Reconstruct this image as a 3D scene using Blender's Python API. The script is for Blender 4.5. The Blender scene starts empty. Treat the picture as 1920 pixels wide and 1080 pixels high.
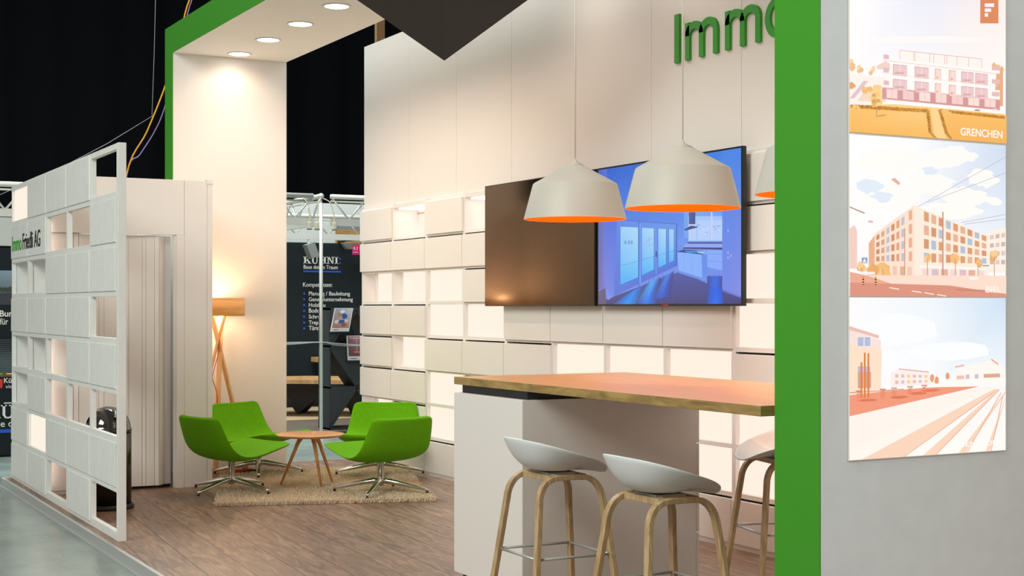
import bpy, math, random
from mathutils import Vector, Matrix
PI = math.pi
rnd = random.Random(7)
C = bpy.context.scene
COL = C.collection

# ------------------------------------------------------------------ camera, world, exposure
CAM_H = 1.48
cam_data = bpy.data.cameras.new('camera')
cam = bpy.data.objects.new('camera', cam_data)
COL.objects.link(cam)
cam_data.sensor_width = 36.0
cam_data.lens = 36.0 * 2713.0 / 1920.0
cam_data.shift_y = 35.0 / 1920.0
cam_data.clip_end = 200
YAW = math.atan(1475.0 / 2713.0)
cam.location = (0, 0, CAM_H)
cam.rotation_euler = (PI / 2, 0, -YAW)
C.camera = cam

world = bpy.data.worlds.new('world'); C.world = world; world.use_nodes = True
world.node_tree.nodes['Background'].inputs[0].default_value = (1.0, 0.80, 0.66, 1)
world.node_tree.nodes['Background'].inputs[1].default_value = 0.26
C.view_settings.view_transform = 'Standard'
C.view_settings.look = 'None'
C.view_settings.gamma = 1.0
C.view_settings.exposure = 0.12
C.view_settings.use_curve_mapping = False

def light(name, kind, loc, energy, color, target=None, **kw):
    d = bpy.data.lights.new(name, kind)
    d.energy = energy; d.color = color
    for k, v in kw.items(): setattr(d, k, v)
    o = bpy.data.objects.new(name, d); COL.objects.link(o); o.location = loc
    if target is not None:
        o.rotation_euler = (Vector(target) - Vector(loc)).to_track_quat('-Z', 'Y').to_euler()
    return o

HALL = (0.88, 1.0, 0.99)
WARM = (1.0, 0.68, 0.49)
# hall ceiling floodlights, high above the aisles
light('hall_flood', 'AREA', (-6.5, 3.0, 8.5), 1270, (0.95, 1.0, 0.93), (2.5, 8.5, 1.0), shape='RECTANGLE', size=6, size_y=6)
light('hall_flood_front', 'AREA', (8.5, -5.0, 7.0), 500, (0.80, 0.95, 1.0), (4.2, 5.0, 1.2), shape='RECTANGLE', size=6, size_y=4)
light('hall_flood_back', 'AREA', (4.5, 17.5, 9.0), 1500, HALL, (6.5, 18.6, 0.0), shape='RECTANGLE', size=8, size_y=4)
# spots at the header downlights, then added fill spots without known fixtures
DL_Y = [12.69, 11.90, 11.11, 10.32, 9.53, 6.60, 5.80, 5.0]
for y in DL_Y:
    light('downlight_lamp', 'SPOT', (4.09, y, 3.735), (9 if y > 12.5 else 29) if y > 8 else 5, WARM, (4.09, y, 0), spot_size=math.radians(168), spot_blend=0.6, shadow_soft_size=0.085)

for y in (8.7, 7.5, 6.3, 5.1):   # added fill spots beside the header, brightening the upper wall
    light('wall_fill', 'SPOT', (4.70, y, 3.80), 12 if y > 7 else 3, (1.0, 0.80, 0.66), (5.45, y, 3.0), spot_size=math.radians(125), spot_blend=1.0, shadow_soft_size=0.06)

for y in (4.9, 6.3):   # unseen spots added over the passage so its floor bounces warm light
    light('passage_fill', 'SPOT', (4.85, y, 3.80), 90, WARM, (5.0, y, 0), spot_size=math.radians(52), spot_blend=0.6, shadow_soft_size=0.08)

# ------------------------------------------------------------------ small maths for colour
def lin(c):
    c = c / 255.0
    return c / 12.92 if c <= 0.04045 else ((c + 0.055) / 1.055) ** 2.4
def S(r, g, b): return (lin(r), lin(g), lin(b), 1.0)

# ------------------------------------------------------------------ materials
def new_mat(name):
    m = bpy.data.materials.new(name); m.use_nodes = True
    nt = m.node_tree
    return m, nt, nt.nodes['Principled BSDF']
def mat(name, col, rough=0.5, metal=0.0, bump=0.0, bscale=60.0, var=0.0, vscale=3.0, coat=0.0, spec=None):
    m, nt, b = new_mat(name)
    b.inputs['Base Color'].default_value = (*col[:3], 1)
    b.inputs['Roughness'].default_value = rough
    b.inputs['Metallic'].default_value = metal
    if coat: b.inputs['Coat Weight'].default_value = coat; b.inputs['Coat Roughness'].default_value = 0.08
    if spec is not None: b.inputs['Specular IOR Level'].default_value = spec
    tc = nt.nodes.new('ShaderNodeTexCoord')
    if var:
        n = nt.nodes.new('ShaderNodeTexNoise'); n.inputs['Scale'].default_value = vscale; n.inputs['Detail'].default_value = 5
        nt.links.new(tc.outputs['Object'], n.inputs['Vector'])
        r = nt.nodes.new('ShaderNodeValToRGB')
        r.color_ramp.elements[0].position = 0.3; r.color_ramp.elements[1].position = 0.7
        r.color_ramp.elements[0].color = (*[c * (1 - var) for c in col[:3]], 1)
        r.color_ramp.elements[1].color = (*[min(1, c * (1 + var)) for c in col[:3]], 1)
        nt.links.new(n.outputs['Fac'], r.inputs['Fac']); nt.links.new(r.outputs['Color'], b.inputs['Base Color'])
    if bump:
        n = nt.nodes.new('ShaderNodeTexNoise'); n.inputs['Scale'].default_value = bscale; n.inputs['Detail'].default_value = 4
        nt.links.new(tc.outputs['Object'], n.inputs['Vector'])
        bp = nt.nodes.new('ShaderNodeBump'); bp.inputs['Strength'].default_value = bump; bp.inputs['Distance'].default_value = 0.005
        nt.links.new(n.outputs['Fac'], bp.inputs['Height']); nt.links.new(bp.outputs['Normal'], b.inputs['Normal'])
    return m
def emit(name, col, strength):
    m, nt, b = new_mat(name)
    b.inputs['Base Color'].default_value = (0.03, 0.03, 0.03, 1)
    b.inputs['Emission Color'].default_value = (*col[:3], 1)
    b.inputs['Emission Strength'].default_value = strength
    b.inputs['Roughness'].default_value = 0.6
    return m
def wood(name, dark, light_, stretch=(1, 1, 1), rough=0.45, scale=6.0, rot=0.0, bump=0.05):
    m, nt, b = new_mat(name); L = nt.links
    tc = nt.nodes.new('ShaderNodeTexCoord'); mp = nt.nodes.new('ShaderNodeMapping')
    mp.inputs['Scale'].default_value = stretch; mp.inputs['Rotation'].default_value = (0, 0, rot)
    L.new(tc.outputs['Object'], mp.inputs['Vector'])
    n = nt.nodes.new('ShaderNodeTexNoise'); n.inputs['Scale'].default_value = scale; n.inputs['Detail'].default_value = 8; n.inputs['Distortion'].default_value = 1.2
    L.new(mp.outputs['Vector'], n.inputs['Vector'])
    r = nt.nodes.new('ShaderNodeValToRGB')
    r.color_ramp.elements[0].position = 0.32; r.color_ramp.elements[1].position = 0.68
    r.color_ramp.elements[0].color = (*dark[:3], 1); r.color_ramp.elements[1].color = (*light_[:3], 1)
    L.new(n.outputs['Fac'], r.inputs['Fac']); L.new(r.outputs['Color'], b.inputs['Base Color'])
    bp = nt.nodes.new('ShaderNodeBump'); bp.inputs['Strength'].default_value = bump; bp.inputs['Distance'].default_value = 0.004
    L.new(n.outputs['Fac'], bp.inputs['Height']); L.new(bp.outputs['Normal'], b.inputs['Normal'])
    b.inputs['Roughness'].default_value = rough
    return m

def translucent(m, f):
    nt = m.node_tree; b = nt.nodes['Principled BSDF']; out = nt.nodes['Material Output']
    tr = nt.nodes.new('ShaderNodeBsdfTranslucent'); mx = nt.nodes.new('ShaderNodeMixShader'); mx.inputs[0].default_value = f
    src = b.inputs['Base Color'].links[0].from_socket
    nt.links.new(src, tr.inputs['Color']); nt.links.new(b.outputs[0], mx.inputs[1]); nt.links.new(tr.outputs[0], mx.inputs[2]); nt.links.new(mx.outputs[0], out.inputs['Surface'])
    return m
def floor_mat():
    m, nt, b = new_mat('laminate'); L = nt.links; N = nt.nodes
    tc = N.new('ShaderNodeTexCoord'); mp = N.new('ShaderNodeMapping')
    mp.inputs['Rotation'].default_value = (0, 0, math.radians(90 + 4.5))
    L.new(tc.outputs['Object'], mp.inputs['Vector'])
    br = N.new('ShaderNodeTexBrick')
    br.offset = 0.37; br.inputs['Scale'].default_value = 1.0
    br.inputs['Brick Width'].default_value = 1.9; br.inputs['Row Height'].default_value = 0.245
    br.inputs['Mortar Size'].default_value = 0.0038; br.inputs['Mortar Smooth'].default_value = 0.3; br.inputs['Bias'].default_value = 0.0
    br.inputs['Color1'].default_value = (0, 0, 0, 1); br.inputs['Color2'].default_value = (1, 1, 1, 1); br.inputs['Mortar'].default_value = (0.5, 0.5, 0.5, 1)
    L.new(mp.outputs['Vector'], br.inputs['Vector'])
    sc = N.new('ShaderNodeMapping'); sc.inputs['Scale'].default_value = (1.0, 7.0, 1.0)
    L.new(mp.outputs['Vector'], sc.inputs['Vector'])
    add = N.new('ShaderNodeVectorMath'); add.operation = 'MULTIPLY_ADD'
    add.inputs[1].default_value = (9.0, 17.0, 5.0)
    L.new(br.outputs['Color'], add.inputs[0]); L.new(sc.outputs['Vector'], add.inputs[2])
    n = N.new('ShaderNodeTexNoise'); n.inputs['Scale'].default_value = 2.3; n.inputs['Detail'].default_value = 9; n.inputs['Distortion'].default_value = 1.8
    L.new(add.outputs['Vector'], n.inputs['Vector'])
    r = N.new('ShaderNodeValToRGB'); e = r.color_ramp.elements
    e[0].position = 0.30; e[0].color = S(110, 86, 72); e[1].position = 0.70; e[1].color = S(168, 138, 116)
    e.new(0.5).color = S(142, 114, 95)
    L.new(n.outputs['Fac'], r.inputs['Fac'])
    w = N.new('ShaderNodeTexWave'); w.wave_type = 'RINGS'; w.inputs['Scale'].default_value = 2.4; w.inputs['Distortion'].default_value = 9; w.inputs['Detail'].default_value = 3; w.inputs['Detail Scale'].default_value = 1.1
    L.new(add.outputs['Vector'], w.inputs['Vector'])
    mx = N.new('ShaderNodeMixRGB'); mx.blend_type = 'MULTIPLY'; mx.inputs['Fac'].default_value = 0.22
    L.new(r.outputs['Color'], mx.inputs['Color1']); L.new(w.outputs['Color'], mx.inputs['Color2'])
    hue = N.new('ShaderNodeMixRGB'); hue.blend_type = 'MULTIPLY'; hue.inputs['Fac'].default_value = 0.16
    L.new(mx.outputs['Color'], hue.inputs['Color1']); L.new(br.outputs['Color'], hue.inputs['Color2'])
    seam = N.new('ShaderNodeMixRGB'); seam.inputs['Color2'].default_value = S(58, 44, 36)
    L.new(br.outputs['Fac'], seam.inputs['Fac']); L.new(hue.outputs['Color'], seam.inputs['Color1'])
    L.new(seam.outputs['Color'], b.inputs['Base Color'])
    bp = N.new('ShaderNodeBump'); bp.inputs['Strength'].default_value = 0.12; bp.inputs['Distance'].default_value = 0.003
    L.new(w.outputs['Fac'], bp.inputs['Height']); L.new(bp.outputs['Normal'], b.inputs['Normal'])
    b.inputs['Roughness'].default_value = 0.42
    return m
def hall_floor_mat():
    m, nt, b = new_mat('polished_concrete'); L = nt.links; N = nt.nodes
    tc = N.new('ShaderNodeTexCoord')
    n = N.new('ShaderNodeTexNoise'); n.inputs['Scale'].default_value = 1.3; n.inputs['Detail'].default_value = 10; n.inputs['Roughness'].default_value = 0.6
    L.new(tc.outputs['Object'], n.inputs['Vector'])
    r = N.new('ShaderNodeValToRGB'); e = r.color_ramp.elements
    e[0].position = 0.3; e[0].color = S(126, 139, 134); e[1].position = 0.7; e[1].color = S(162, 173, 167)
    L.new(n.outputs['Fac'], r.inputs['Fac']); L.new(r.outputs['Color'], b.inputs['Base Color'])
    n2 = N.new('ShaderNodeTexNoise'); n2.inputs['Scale'].default_value = 6; n2.inputs['Detail'].default_value = 6
    L.new(tc.outputs['Object'], n2.inputs['Vector'])
    mr = N.new('ShaderNodeMapRange'); mr.inputs['To Min'].default_value = 0.16; mr.inputs['To Max'].default_value = 0.34
    L.new(n2.outputs['Fac'], mr.inputs['Value']); L.new(mr.outputs['Result'], b.inputs['Roughness'])
    return m

M = {}
M['white'] = mat('white_lacquer', (0.79, 0.765, 0.74), 0.42, bump=0.02, bscale=25)
M['white_lifted'] = mat('white_lifted_paint', (0.90, 0.87, 0.83), 0.7)  # header white made lighter in place of bounce light missing on the soffit
M['screen_white'] = mat('white_brushed_panel', (0.74, 0.75, 0.74), 0.55, var=0.03, vscale=9, bump=0.02)
M['green_face'] = mat('green_paint', (0.045, 0.30, 0.014), 0.55)
M['green_letter'] = mat('green_letter', (0.03, 0.30, 0.015), 0.5)
M['black_paint'] = mat('black_paint', (0.012, 0.012, 0.013), 0.6)
M['black_letter'] = mat('black_letter', (0.01, 0.01, 0.01), 0.5)
M['dark_brown'] = mat('dark_brown_board', (0.031, 0.024, 0.020), 0.9, spec=0.2)
M['groove'] = mat('shadow_gap', (0.32, 0.28, 0.25), 0.8)
M['laminate'] = floor_mat()
M['concrete'] = hall_floor_mat()
M['steel'] = mat('brushed_steel', (0.50, 0.52, 0.52), 0.38, 0.35, bump=0.05, bscale=20)
M['chrome'] = mat('chrome', (0.70, 0.69, 0.67), 0.10, 1.0)
M['green_fabric'] = mat('green_felt', (0.125, 0.40, 0.004), 0.9, bump=0.35, bscale=420, var=0.06, vscale=30, spec=0.15)
M['rug'] = mat('wool', (0.72, 0.61, 0.45), 0.95, var=0.14, vscale=45, spec=0.1)
M['black_rubber'] = mat('black_rubber', (0.012, 0.012, 0.012), 0.5)
M['oak_top'] = wood('oak_counter', S(188, 148, 92), S(206, 168, 112), (16.0, 0.8, 1.0), 0.34, 3.4)
M['oak_edge'] = wood('oak_edge', S(128, 104, 58), S(176, 148, 92), (1.0, 1.6, 7.0), 0.5, 3.0)
M['oak_leg'] = wood('oak_leg', S(160, 134, 98), S(200, 172, 132), (9, 9, 1.2), 0.45, 5.0)
M['oak_table'] = wood('oak_table', S(200, 142, 92), S(222, 168, 114), (1, 6, 1), 0.35, 5.0)
M['oak_table_leg'] = wood('oak_table_leg', S(196, 138, 78), S(222, 168, 104), (6, 6, 1), 0.4, 5.0)
M['ash_shade'] = translucent(wood('ash_veneer', S(226, 176, 108), S(244, 202, 138), (1.0, 1.0, 7.0), 0.5, 3.0), 0.16)
M['ash_leg'] = wood('ash_leg', S(218, 168, 112), S(240, 200, 150), (5, 5, 1), 0.5, 4.0)
M['shade_white'] = mat('white_enamel', (0.56, 0.54, 0.49), 0.5)
M['shade_orange'] = mat('orange_enamel', (0.85, 0.085, 0.0015), 0.8, spec=0.05)
M['plastic'] = mat('white_plastic', (0.72, 0.77, 0.80), 0.38)
M['lit'] = emit('backlit_panel', (1.0, 0.82, 0.70), 0.95)
M['lit_strong'] = emit('backlit_panel_bright', (1.0, 0.86, 0.76), 2.2)
M['lit_soft'] = emit('backlit_panel_soft', (1.0, 0.88, 0.80), 0.80)
M['led'] = emit('led_strip', (1.0, 0.80, 0.68), 3.5)
M['led_strong'] = emit('led_strip_bright', (1.0, 0.80, 0.68), 4.5)
M['lamp_glass'] = emit('lamp_glass', (1.0, 0.90, 0.78), 9.0)
M['bulb'] = emit('bulb', (1.0, 0.80, 0.55), 30.0)
M['tv_black'] = mat('tv_bezel', (0.012, 0.012, 0.013), 0.3)
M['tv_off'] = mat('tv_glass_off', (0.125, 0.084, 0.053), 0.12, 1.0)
M['red_cord'] = mat('red_cord', (0.60, 0.03, 0.012), 0.6)
M['grey_cord'] = mat('pale_cord', (0.7, 0.68, 0.64), 0.6)
M['bin_black'] = mat('black_gloss', (0.010, 0.010, 0.011), 0.06, coat=1.0)
M['bin_bronze'] = mat('dark_metal', (0.055, 0.045, 0.038), 0.28, 0.8)
M['drape'] = mat('black_molton', (0.0035, 0.0040, 0.0052), 0.95, spec=0.05)
M['booth_black'] = mat('black_fabric_panel', (0.017, 0.022, 0.026), 0.9, spec=0.1)
M['booth_shelf'] = mat('anthracite_board', (0.030, 0.036, 0.040), 0.7)
M['truss'] = mat('light_aluminium', (0.66, 0.66, 0.62), 0.45, 0.35)
M['cream'] = mat('cream_plastic', (0.72, 0.66, 0.50), 0.5)
M['fascia'] = mat('pale_fascia', (0.55, 0.56, 0.55), 0.7)
M['fascia_grey'] = mat('grey_fascia', (0.20, 0.21, 0.21), 0.7)
M['booth_wood'] = wood('booth_oak', S(150, 112, 62), S(186, 144, 88), (1, 1, 7), 0.55, 2.5)
M['booth_wood_top'] = wood('booth_oak_top', S(156, 116, 72), S(196, 154, 104), (6, 1, 1), 0.5, 2.0)
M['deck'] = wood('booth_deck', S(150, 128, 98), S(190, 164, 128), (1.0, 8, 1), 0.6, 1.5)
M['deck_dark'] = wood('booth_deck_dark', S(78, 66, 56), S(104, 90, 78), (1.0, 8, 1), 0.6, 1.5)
M['text_white'] = mat('white_print', (0.72, 0.72, 0.70), 0.7)
M['text_blue'] = mat('blue_print', (0.01, 0.10, 0.55), 0.7)
M['magenta'] = mat('magenta_card', (0.70, 0.01, 0.16), 0.6)
M['red_sign'] = mat('red_sign', (0.62, 0.03, 0.02), 0.6)
M['yellow_cable'] = mat('yellow_cable', (0.80, 0.36, 0.02), 0.6)
M['purple_cable'] = mat('violet_cable', (0.30, 0.20, 0.50), 0.6)
M['wire'] = mat('steel_wire', (0.30, 0.30, 0.30), 0.5)
M['film'] = mat('clear_film', (0.55, 0.57, 0.58), 0.15)
M['post_brown'] = mat('brown_post', (0.20, 0.10, 0.035), 0.7)
M['leaf'] = mat('leaf', (0.10, 0.30, 0.04), 0.7)
M['corrugated'] = mat('grey_blue_slats', (0.10, 0.15, 0.19), 0.6)
def print_mat(name, emission):
    m, nt, b = new_mat(name)
    a = nt.nodes.new('ShaderNodeAttribute'); a.attribute_name = 'Col'
    if emission:
        b.inputs['Base Color'].default_value = (0.02, 0.02, 0.02, 1)
        nt.links.new(a.outputs['Color'], b.inputs['Emission Color']); b.inputs['Emission Strength'].default_value = emission
        b.inputs['Roughness'].default_value = 0.35
    else:
        nt.links.new(a.outputs['Color'], b.inputs['Base Color']); b.inputs['Roughness'].default_value = 0.5
    return m
M['backlit_print'] = print_mat('backlit_print', 0.90)
M['tv_image'] = print_mat('tv_image', 0.88)
M['paper_print'] = print_mat('paper_print', 0)

# ------------------------------------------------------------------ mesh builder
class MB:
    def __init__(s): s.v = []; s.f = []; s.mi = []; s.sm = []
    def add(s, vs, fs, mi=0, smooth=False):
        b = len(s.v); s.v += [tuple(v) for v in vs]
        for f in fs: s.f.append([b + i for i in f]); s.mi.append(mi); s.sm.append(smooth)
        return s
    def box(s, x0, y0, z0, x1, y1, z1, mi=0):
        if x0 > x1: x0, x1 = x1, x0
        if y0 > y1: y0, y1 = y1, y0
        if z0 > z1: z0, z1 = z1, z0
        return s.add([(x0, y0, z0), (x1, y0, z0), (x1, y1, z0), (x0, y1, z0), (x0, y0, z1), (x1, y0, z1), (x1, y1, z1), (x0, y1, z1)],
                     [(3, 2, 1, 0), (4, 5, 6, 7), (0, 1, 5, 4), (1, 2, 6, 5), (2, 3, 7, 6), (3, 0, 4, 7)], mi)
    def prism(s, pts, d, mi=0):
        n = len(pts); d = Vector(d)
        a = [Vector(p) for p in pts]; b = [p + d for p in a]
        nrm = Vector((0, 0, 0))
        for i in range(n): nrm += (a[i] - a[0]).cross(a[(i + 1) % n] - a[0])
        if nrm.dot(d) > 0: a, b = a[::-1], b[::-1]
        fs = [tuple(range(n)), tuple(range(2 * n - 1, n - 1, -1))]
        for i in range(n): j = (i + 1) % n; fs.append((j, i, n + i, n + j))
        return s.add(a + b, fs, mi)
    def lathe(s, prof, cx=0, cy=0, n=40, mi=0, cz=0, smooth=True):
        vs = []; fs = []
        for r, z in prof:
            for k in range(n):
                a = 2 * PI * k / n; vs.append((cx + r * math.cos(a), cy + r * math.sin(a), cz + z))
        for i in range(len(prof) - 1):
            for k in range(n):
                k2 = (k + 1) % n
                fs.append((i * n + k, i * n + k2, (i + 1) * n + k2, (i + 1) * n + k))
        if prof[0][0] > 1e-4: fs.append(tuple(range(n - 1, -1, -1)))
        if prof[-1][0] > 1e-4: fs.append(tuple((len(prof) - 1) * n + k for k in range(n)))
        return s.add(vs, fs, mi, smooth)
    def tube(s, path, rad, n=10, mi=0, caps=True, sx=1.0, smooth=True):
        P = [Vector(p) for p in path]; m = len(P)
        rr = rad if isinstance(rad, (list, tuple)) else [rad] * m
        t0 = (P[1] - P[0]).normalized()
        up = Vector((0, 0, 1)) if abs(t0.z) < 0.9 else Vector((1, 0, 0))
        u = t0.cross(up).normalized(); vs = []; fs = []
        for i in range(m):
            t = (P[min(i + 1, m - 1)] - P[max(i - 1, 0)]).normalized()
            u = (u - t * u.dot(t)).normalized(); w = t.cross(u)
            for k in range(n):
                a = 2 * PI * k / n
                vs.append(P[i] + (u * math.cos(a) * sx + w * math.sin(a)) * rr[i])
        for i in range(m - 1):
            for k in range(n):
                k2 = (k + 1) % n; fs.append((i * n + k, i * n + k2, (i + 1) * n + k2, (i + 1) * n + k))
        if caps: fs += [tuple(range(n - 1, -1, -1)), tuple((m - 1) * n + k for k in range(n))]
        return s.add(vs, fs, mi, smooth)
    def bar(s, a, b, w, t, side=(0, 0, 1), mi=0):
        a = Vector(a); b = Vector(b); d = (b - a).normalized(); sd = Vector(side)
        x = d.cross(sd).normalized() * (w / 2); y = x.cross(d).normalized() * (t / 2)
        vs = [a - x - y, a + x - y, a + x + y, a - x + y, b - x - y, b + x - y, b + x + y, b - x + y]
        return s.add(vs, [(3, 2, 1, 0), (4, 5, 6, 7), (0, 1, 5, 4), (1, 2, 6, 5), (2, 3, 7, 6), (3, 0, 4, 7)], mi)
    def rectsweep(s, path, w, t, wdir, mi=0):
        """rectangular section swept along path, w measured along wdir"""
        P = [Vector(p) for p in path]; m = len(P); wd = Vector(wdir).normalized(); vs = []; fs = []
        for i in range(m):
            tg = (P[min(i + 1, m - 1)] - P[max(i - 1, 0)]).normalized()
            a = (wd - tg * wd.dot(tg)).normalized(); b_ = tg.cross(a)
            for (p, q) in ((-1, -1), (1, -1), (1, 1), (-1, 1)): vs.append(P[i] + a * p * w / 2 + b_ * q * t / 2)
        for i in range(m - 1):
            for k in range(4):
                k2 = (k + 1) % 4; fs.append((i * 4 + k, i * 4 + k2, (i + 1) * 4 + k2, (i + 1) * 4 + k))
        fs += [(3, 2, 1, 0), tuple((m - 1) * 4 + k for k in range(4))]
        return s.add(vs, fs, mi)

def tag(o, label=None, cat=None, group=None, kind=None):
    if label: o['label'] = label
    if cat: o['category'] = cat
    if group: o['group'] = group
    if kind: o['kind'] = kind
    return o
def thing(name, label, cat, loc=(0, 0, 0), rotz=0, group=None):
    o = bpy.data.objects.new(name, None); COL.objects.link(o)
    o.location = loc; o.rotation_euler = (0, 0, rotz); o.empty_display_size = 0.1
    o['origin'] = list(loc)
    return tag(o, label, cat, group)
ORIG = {}
def build(name, mb, mats, parent=None, local=False, bevel=0.0, label=None, kind=None, seg=2, solid=0.0, subd=0):
    me = bpy.data.meshes.new(name)
    off = Vector((0, 0, 0))
    p = parent
    if parent is not None and not local:
        while p.parent is not None: p = p.parent
        off = Vector(p.location)
    me.from_pydata([tuple(Vector(v) - off) for v in mb.v], [], mb.f)
    if not isinstance(mats, (list, tuple)): mats = [mats]
    for m in mats: me.materials.append(M[m] if isinstance(m, str) else m)
    for i, pl in enumerate(me.polygons):
        pl.material_index = mb.mi[i]; pl.use_smooth = mb.sm[i]
    me.update()
    o = bpy.data.objects.new(name, me); COL.objects.link(o)
    if parent is not None: o.parent = parent
    if solid:
        md = o.modifiers.new('s', 'SOLIDIFY'); md.thickness = solid; md.offset = 0
    if bevel:
        md = o.modifiers.new('b', 'BEVEL'); md.width = bevel; md.segments = seg; md.limit_method = 'ANGLE'; md.angle_limit = math.radians(40)
    if subd:
        md = o.modifiers.new('d', 'SUBSURF'); md.levels = subd; md.render_levels = subd
    tag(o, label, kind=kind)
    return o
def struct(name, mb, mats, bevel=0.0, label=None):
    o = build(name, mb, mats, bevel=bevel); o['kind'] = 'structure'
    if label: o['label'] = label
    return o
def dup(root, loc, rotz, label):
    r = root.copy(); COL.objects.link(r); r.location = loc; r.rotation_euler = (0, 0, rotz); r['label'] = label
    for ch in list(root.children):
        c = ch.copy(); COL.objects.link(c); c.parent = r
        for g in list(ch.children):
            d = g.copy(); COL.objects.link(d); d.parent = c
    return r

# text and flat marks
def text_geo(string, depth=0.0, offset=0.0):
    cu = bpy.data.curves.new('t', 'FONT'); cu.body = string; cu.extrude = depth; cu.resolution_u = 6; cu.offset = offset
    ob = bpy.data.objects.new('t', cu); COL.objects.link(ob)
    dg = bpy.context.evaluated_depsgraph_get(); dg.update()
    me = bpy.data.meshes.new_from_object(ob.evaluated_get(dg))
    vs = [v.co.copy() for v in me.vertices]; fs = [tuple(p.vertices) for p in me.polygons]
    bpy.data.objects.remove(ob); bpy.data.curves.remove(cu); bpy.data.meshes.remove(me)
    return vs, fs
def text_mb(mb, string, origin, ux, uy, width, height, depth=0.002, mi=0, offset=0.0):
    vs, fs = text_geo(string, 0.5, offset)
    x0 = min(v.x for v in vs); x1 = max(v.x for v in vs); y0 = min(v.y for v in vs); y1 = max(v.y for v in vs)
    ux = Vector(ux); uy = Vector(uy); n = ux.cross(uy).normalized(); o = Vector(origin)
    sy = height / (y1 - y0); sx = width / (x1 - x0) if width else sy
    out = [o + ux * ((v.x - x0) * sx) + uy * ((v.y - y0) * sy) + n * (depth * (v.z + 0.5)) for v in vs]
    mb.add(out, fs, mi); return mb
UZ = (0, 0, 1)

class Paint:
    """flat printed picture: coloured areas on a plane, u to the right, v up, both in 0..1"""
    def __init__(s, origin, ux, uy, w, h, step=0.00003):
        s.o = Vector(origin); s.ux = Vector(ux) * w; s.uy = Vector(uy) * h; s.n = s.ux.cross(s.uy).normalized(); s.st = step
        s.v = []; s.f = []; s.c = []; s.L = 0
    warp = None
    def P(s, u, v): return s.o + s.ux * u + s.uy * v + s.n * s.st * s.L
    def poly(s, pts, col, up=True):
        if up: s.L += 1
        if s.warp: pts = [s.warp(a, b) for a, b in pts]
        pts = [(min(1, max(0, a)), min(1, max(0, b))) for a, b in pts]
        b = len(s.v); s.v += [tuple(s.P(*p)) for p in pts]; s.f.append(list(range(b, b + len(pts))))
        cols = col if isinstance(col, list) else [col] * len(pts)
        s.c.append([S(*c) for c in cols])
    def rect(s, u0, v0, u1, v1, col, up=True): s.poly([(u0, v0), (u1, v0), (u1, v1), (u0, v1)], col, up)
    def vgrad(s, u0, v0, u1, v1, cb, ct): s.poly([(u0, v0), (u1, v0), (u1, v1), (u0, v1)], [cb, cb, ct, ct])
    def quads(s, lst, col):
        s.L += 1
        for q in lst: s.poly(q, col, up=False)
    def blob(s, u, v, ru, rv, col, n=12, jit=0.18, up=True):
        s.poly([(u + ru * math.cos(2 * PI * k / n) * (1 + rnd.uniform(-jit, jit)), v + rv * math.sin(2 * PI * k / n) * (1 + rnd.uniform(-jit, jit))) for k in range(n)], col, up)
    def line(s, a, b, w, col, up=True):
        d = Vector((b[0] - a[0], b[1] - a[1])); n = Vector((-d.y, d.x)).normalized() * w / 2
        s.poly([(a[0] + n.x, a[1] + n.y), (a[0] - n.x, a[1] - n.y), (b[0] - n.x, b[1] - n.y), (b[0] + n.x, b[1] + n.y)], col, up)
    def grid(s, ta, tb, ba, bb, cols, rows, col, gu=0.25, gv=0.3, frame=None):
        """windows on a facade quad: ta/tb top left/right, ba/bb bottom left/right"""
        def at(a, b): 
            x0 = ta[0] + (tb[0] - ta[0]) * a; y0 = ta[1] + (tb[1] - ta[1]) * a; x1 = ba[0] + (bb[0] - ba[0]) * a; y1 = ba[1] + (bb[1] - ba[1]) * a
            return (x0 + (x1 - x0) * b, y0 + (y1 - y0) * b)
        s.L += 1
        for i in range(cols):
            for j in range(rows):
                a0 = (i + gu / 2) / cols; a1 = (i + 1 - gu / 2) / cols; b0 = (j + gv / 2) / rows; b1 = (j + 1 - gv / 2) / rows
                c = col if not isinstance(col, list) else col[(i * 7 + j * 3) % len(col)]
                s.poly([at(a0, b0), at(a1, b0), at(a1, b1), at(a0, b1)], c, up=False)
    def text(s, string, u, v, w, h, col):
        s.L += 1
        vs, fs = text_geo(string, 0.0, 0.012)
        x0 = min(p.x for p in vs); x1 = max(p.x for p in vs); y0 = min(p.y for p in vs); y1 = max(p.y for p in vs)
        b = len(s.v); s.v += [tuple(s.P(u + (p.x - x0) / (x1 - x0) * w, v + (p.y - y0) / (y1 - y0) * h)) for p in vs]
        for f in fs: s.f.append([b + i for i in f]); s.c.append([S(*col)] * len(f))
    def build(s, name, m, parent, label=None):
        off = Vector(parent.location) if parent.parent is None else Vector(parent.parent.location)
        me = bpy.data.meshes.new(name)
        me.from_pydata([tuple(Vector(v) - off) for v in s.v], [], s.f); me.materials.append(M[m])
        at = me.color_attributes.new('Col', 'FLOAT_COLOR', 'CORNER')
        k = 0
        for cs in s.c:
            for c in cs: at.data[k].color = c; k += 1
        me.update()
        o = bpy.data.objects.new(name, me); COL.objects.link(o); o.parent = parent
        return tag(o, label)

# ================================================================== SETTING
HZ = -0.065
struct('floor_hall', MB().box(-14, -10, HZ - 0.1, 22, 31, HZ), 'concrete', label='grey polished concrete floor of the exhibition hall')
struct('floor', MB().box(2.12, -1.0, HZ, 6.4, 13.12, 0.0), 'laminate', label='brown wood plank floor of the raised stand platform')
t = MB(); t.box(2.095, -1.0, HZ, 2.12, 13.14, 0.002); t.box(2.095, 13.12, HZ, 6.4, 13.14, 0.002); t.box(2.075, -1.0, HZ, 2.095, 13.14, HZ + 0.006)
struct('trim_1', t, 'steel', label='brushed metal edge strip around the stand platform')
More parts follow.
